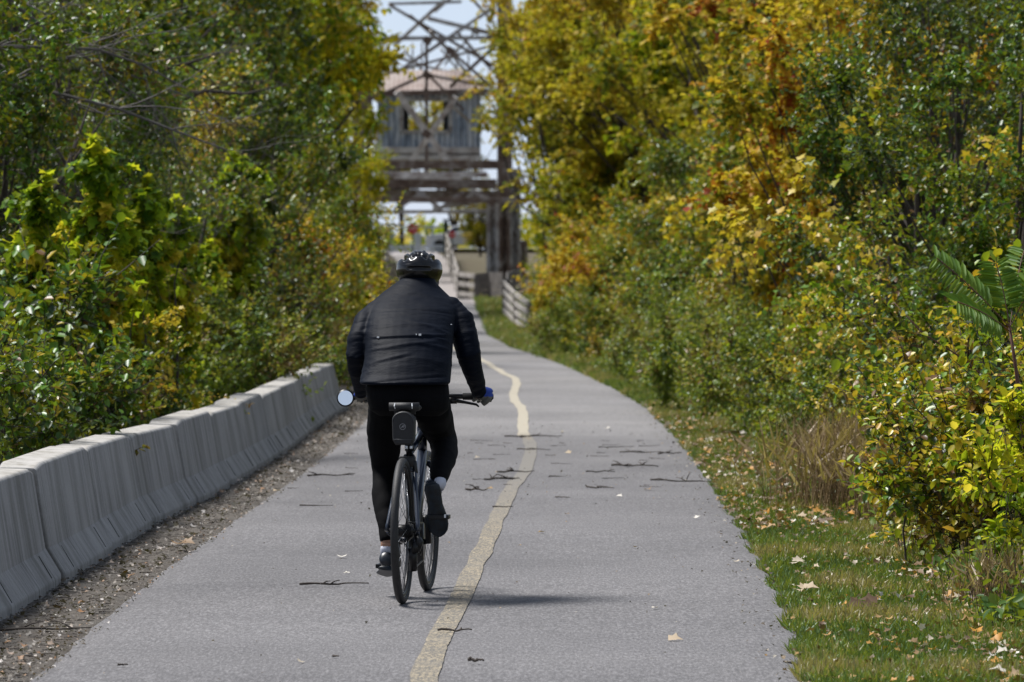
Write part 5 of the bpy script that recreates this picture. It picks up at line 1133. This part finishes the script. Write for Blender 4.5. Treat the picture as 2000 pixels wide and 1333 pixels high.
# ---------------------------------------------------------------- countable twigs and leaves on the asphalt
def onpath(px, py):
    g = G(px, py); g.z = pz(g.x, g.y) + .005; return g
TW = [(985, 862, 1098, 858, 2, 'long forked twig lying across the yellow line, farthest of the big ones'), (1195, 918, 1285, 938, 3, 'crooked forked stick standing up highest from the asphalt on the right half'),
      (1145, 930, 1200, 928, 1, 'short branching stick just left of the crooked forked stick'), (1270, 948, 1395, 946, 2, 'long dark twig at the right edge of the asphalt'), (1285, 895, 1330, 884, 2, 'curled twig on the right side of the path'),
      (1145, 964, 1200, 966, 1, 'single straight dark twig below the crooked forked stick'), (945, 946, 1015, 944, 3, 'knotty bundle of dark twigs left of the yellow line'), (910, 968, 950, 974, 3, 'small tangle of twigs beside a yellow leaf, right of the cyclist foot'),
      (962, 998, 1002, 998, 0, 'short dark stick lying on the yellow line'), (585, 1156, 720, 1153, 1, 'long wavy twig alone on the near left asphalt'), (855, 1249, 922, 1250, 1, 'twig lying on the near end of the yellow line'),
      (915, 1310, 945, 1313, 2, 'small bent twig nearest the bottom of the photo'), (600, 938, 690, 936, 2, 'branching twig on the left half behind the cyclist leg'), (585, 996, 650, 996, 0, 'thin straight twig left of the cyclist leg'),
      (1085, 980, 1115, 982, 0, 'thin small twig in the middle of the right lane'), (1010, 885, 1075, 892, 1, 'thin twig crossing the yellow line behind the long forked one'), (970, 930, 1045, 928, 2, 'knobbly twig ending on the yellow line'),
      (1170, 880, 1240, 878, 0, 'thin pale brown twig right of the yellow line'), (1210, 892, 1300, 893, 1, 'long thin twig in the row before the curled twig'), (0, 1243, 180, 1236, 1, 'long dark stick on the dirt beside the nearest barrier'),
      (1530, 1308, 1580, 1316, 0, 'dark stick at the lower right edge of the asphalt'), (650, 1300, 662, 1301, 0, 'tiny dark twig near the bottom left'), (230, 1316, 250, 1316, 0, 'tiny dark stick at the bottom left corner of the asphalt')]
rt = random.Random(9)
def twig(x0, y0, x1, y1, br, label, thick=1):
    y1 = y0 + max(-1.2, min(1.2, y1 - y0))
    a, e = onpath(x0, y0), onpath(x1, y1)
    if y0 > 1230 and x0 == 0: a.z = e.z = .02
    L = (e - a).length; n = 9; pts = []
    nrm = Vector((-(e - a).y, (e - a).x, 0)).normalized()
    for k in range(n + 1):
        t_ = k / n; pts.append(a.lerp(e, t_) + nrm * (rt.uniform(-.03, .03) * L) + Vector((0, 0, .005 + rt.random() * .003 + .008 * (br > 0) * abs(math.sin(t_ * 5 + x0)))) - a)
    mb = MB(); r0 = (.0050 + .0012 * br) * thick; mb.tube(pts, [r0 * (1 - .06 * k) * rt.uniform(.85, 1.2) for k in range(n + 1)], 6)
    for _ in range(br * 2):
        k = rt.randint(2, n - 2); q = pts[k]; d = Vector((rt.uniform(-1, 1), rt.uniform(-1.5, 1.5), rt.uniform(.0, .28) * (2 if br == 3 else 1))).normalized() * L * rt.uniform(.15, .38)
        md_ = q + d * .5 + Vector((0, rt.uniform(-.02, .02), .006)); en = q + d; en.z = max(en.z, .004); mb.tube([q, md_, en], [r0 * .7, r0 * .5, r0 * .3], 5)
    o = mb.build('twig', M['deadtwig'], None, True); o.location = a; tag(o, label, 'twig', 'broken twigs on the path')
for a in TW: twig(*a)
rows = [('far', 868, 878), ('middle', 893, 915), ('near', 936, 962)]
colm = [('right of the cyclist', 905, 935), ('left of the yellow line', 950, 985), ('right of the yellow line', 1060, 1095), ('in mid right lane', 1140, 1180), ('near the right asphalt edge', 1240, 1275)]
for rn, ya, yb in rows:
    for cn__, xa, xb in colm:
        for sz_, w_ in (('shorter', rt.uniform(10, 22)), ('longer', rt.uniform(28, 48))):
            px = rt.uniform(xa, xb); py = rt.uniform(ya, yb); twig(px, py, px + w_, py + rt.uniform(-1, 1), 0, '%s twig scrap %s, %s row of litter' % (sz_, cn__, rn), .6)
for q_, (ln_, ya, yb) in enumerate((('far', 885, 895), ('middle', 918, 928), ('near', 960, 972))):
    for cn__, xa, xb in (('close to the dirt shoulder', 600 - q_ * 25, 620 - q_ * 25), ('close to the left leg of the cyclist', 670, 695)):
        px = rt.uniform(xa, xb); py = rt.uniform(ya, yb); twig(px, py, px + rt.uniform(14, 38), py, 0, 'small twig scrap %s, %s one of three' % (cn__, ln_), .6)
LV = [(1305, 1265, .055, 'cream leaf on the near right asphalt'), (1275, 1198, .03, 'small curled grey leaf right of the cyclist shadow'), (1358, 1023, .04, 'white star shaped leaf near the right edge of the path'), (1062, 1050, .035, 'small olive leaf right of the yellow line'),
      (1110, 1014, .03, 'tiny pale leaf above the olive one'), (1205, 978, .04, 'white curled leaf right of the twigs'), (1265, 966, .06, 'grey leaf tangled with a twig on the right half'), (938, 903, .05, 'pale leaf beside the right elbow of the cyclist shadowless side'),
      (1115, 892, .05, 'brown and cream leaf in the far litter band'), (950, 966, .05, 'yellow leaf right of the cyclist shoe'), (668, 1100, .05, 'white leaf left of the cyclist lower shoe'), (683, 1133, .03, 'thin pale leaf just below the white leaf'),
      (545, 968, .06, 'long cream leaf at the left edge of the asphalt'), (1012, 1074, .02, 'tiny crumpled leaf between the yellow line and the olive leaf'), (585, 1310, .03, 'faint pale leaf at the bottom of the photo'), (1100, 848, .04, 'pale leaf farthest in the litter band'),
      (1188, 842, .05, 'white upright leaf in the far right lane'), (1440, 1109, .03, 'curled pale leaf near the grass edge'), (346, 1080, .13, 'large crumpled tan leaf on the dirt beside the third barrier section'), (1560, 1172, .12, 'large cream leaf on the grass at the asphalt edge'),
      (1556, 1118, .11, 'large pale green leaf lying on the grass'), (1690, 1205, .13, 'cluster like curled brown leaf on the near grass'), (1425, 1001, .10, 'dark curled leaf at the right edge of the asphalt'), (1240, 1078, .02, 'tiny leaf alone in the right lane')]
cols = {'cream': .9, 'white': .97, 'brown': .1, 'tan': .45, 'yellow': .62, 'olive': .3, 'dark': .02, 'pale': .92, 'grey': .95}
for px, py, s_, lb in LV:
    cl = Cloud(px + py); r = cl.r; g = onpath(px, py)
    if px > 1460 or px < 400: g.z = .045
    ti = next((v for k_, v in cols.items() if k_ in lb), .5)
    T_ = LOBED[0] * np.array([1, 1, 1.5]); k = 3 if s_ > .09 else 1
    for q in range(k):
        cl.leaves(np.array([[r.normal() * .02 * q, r.normal() * .03 * q, .004 + .008 * q]]), unit(np.array([[r.normal(), r.normal(), .15]])), np.array([[r.normal() * .25, -.35 + r.normal() * .2, 1.]]), np.array([s_ * (1.1 if s_ < .09 else .62)]), np.array([ti]), (T_, LOBED[1]), 0)
    o = link(bpy.data.objects.new('fallen_leaf', cl.mesh('fallen_leaf', [M['litter']]))); o.location = g; tag(o, lb, 'leaf', 'single fallen leaves')
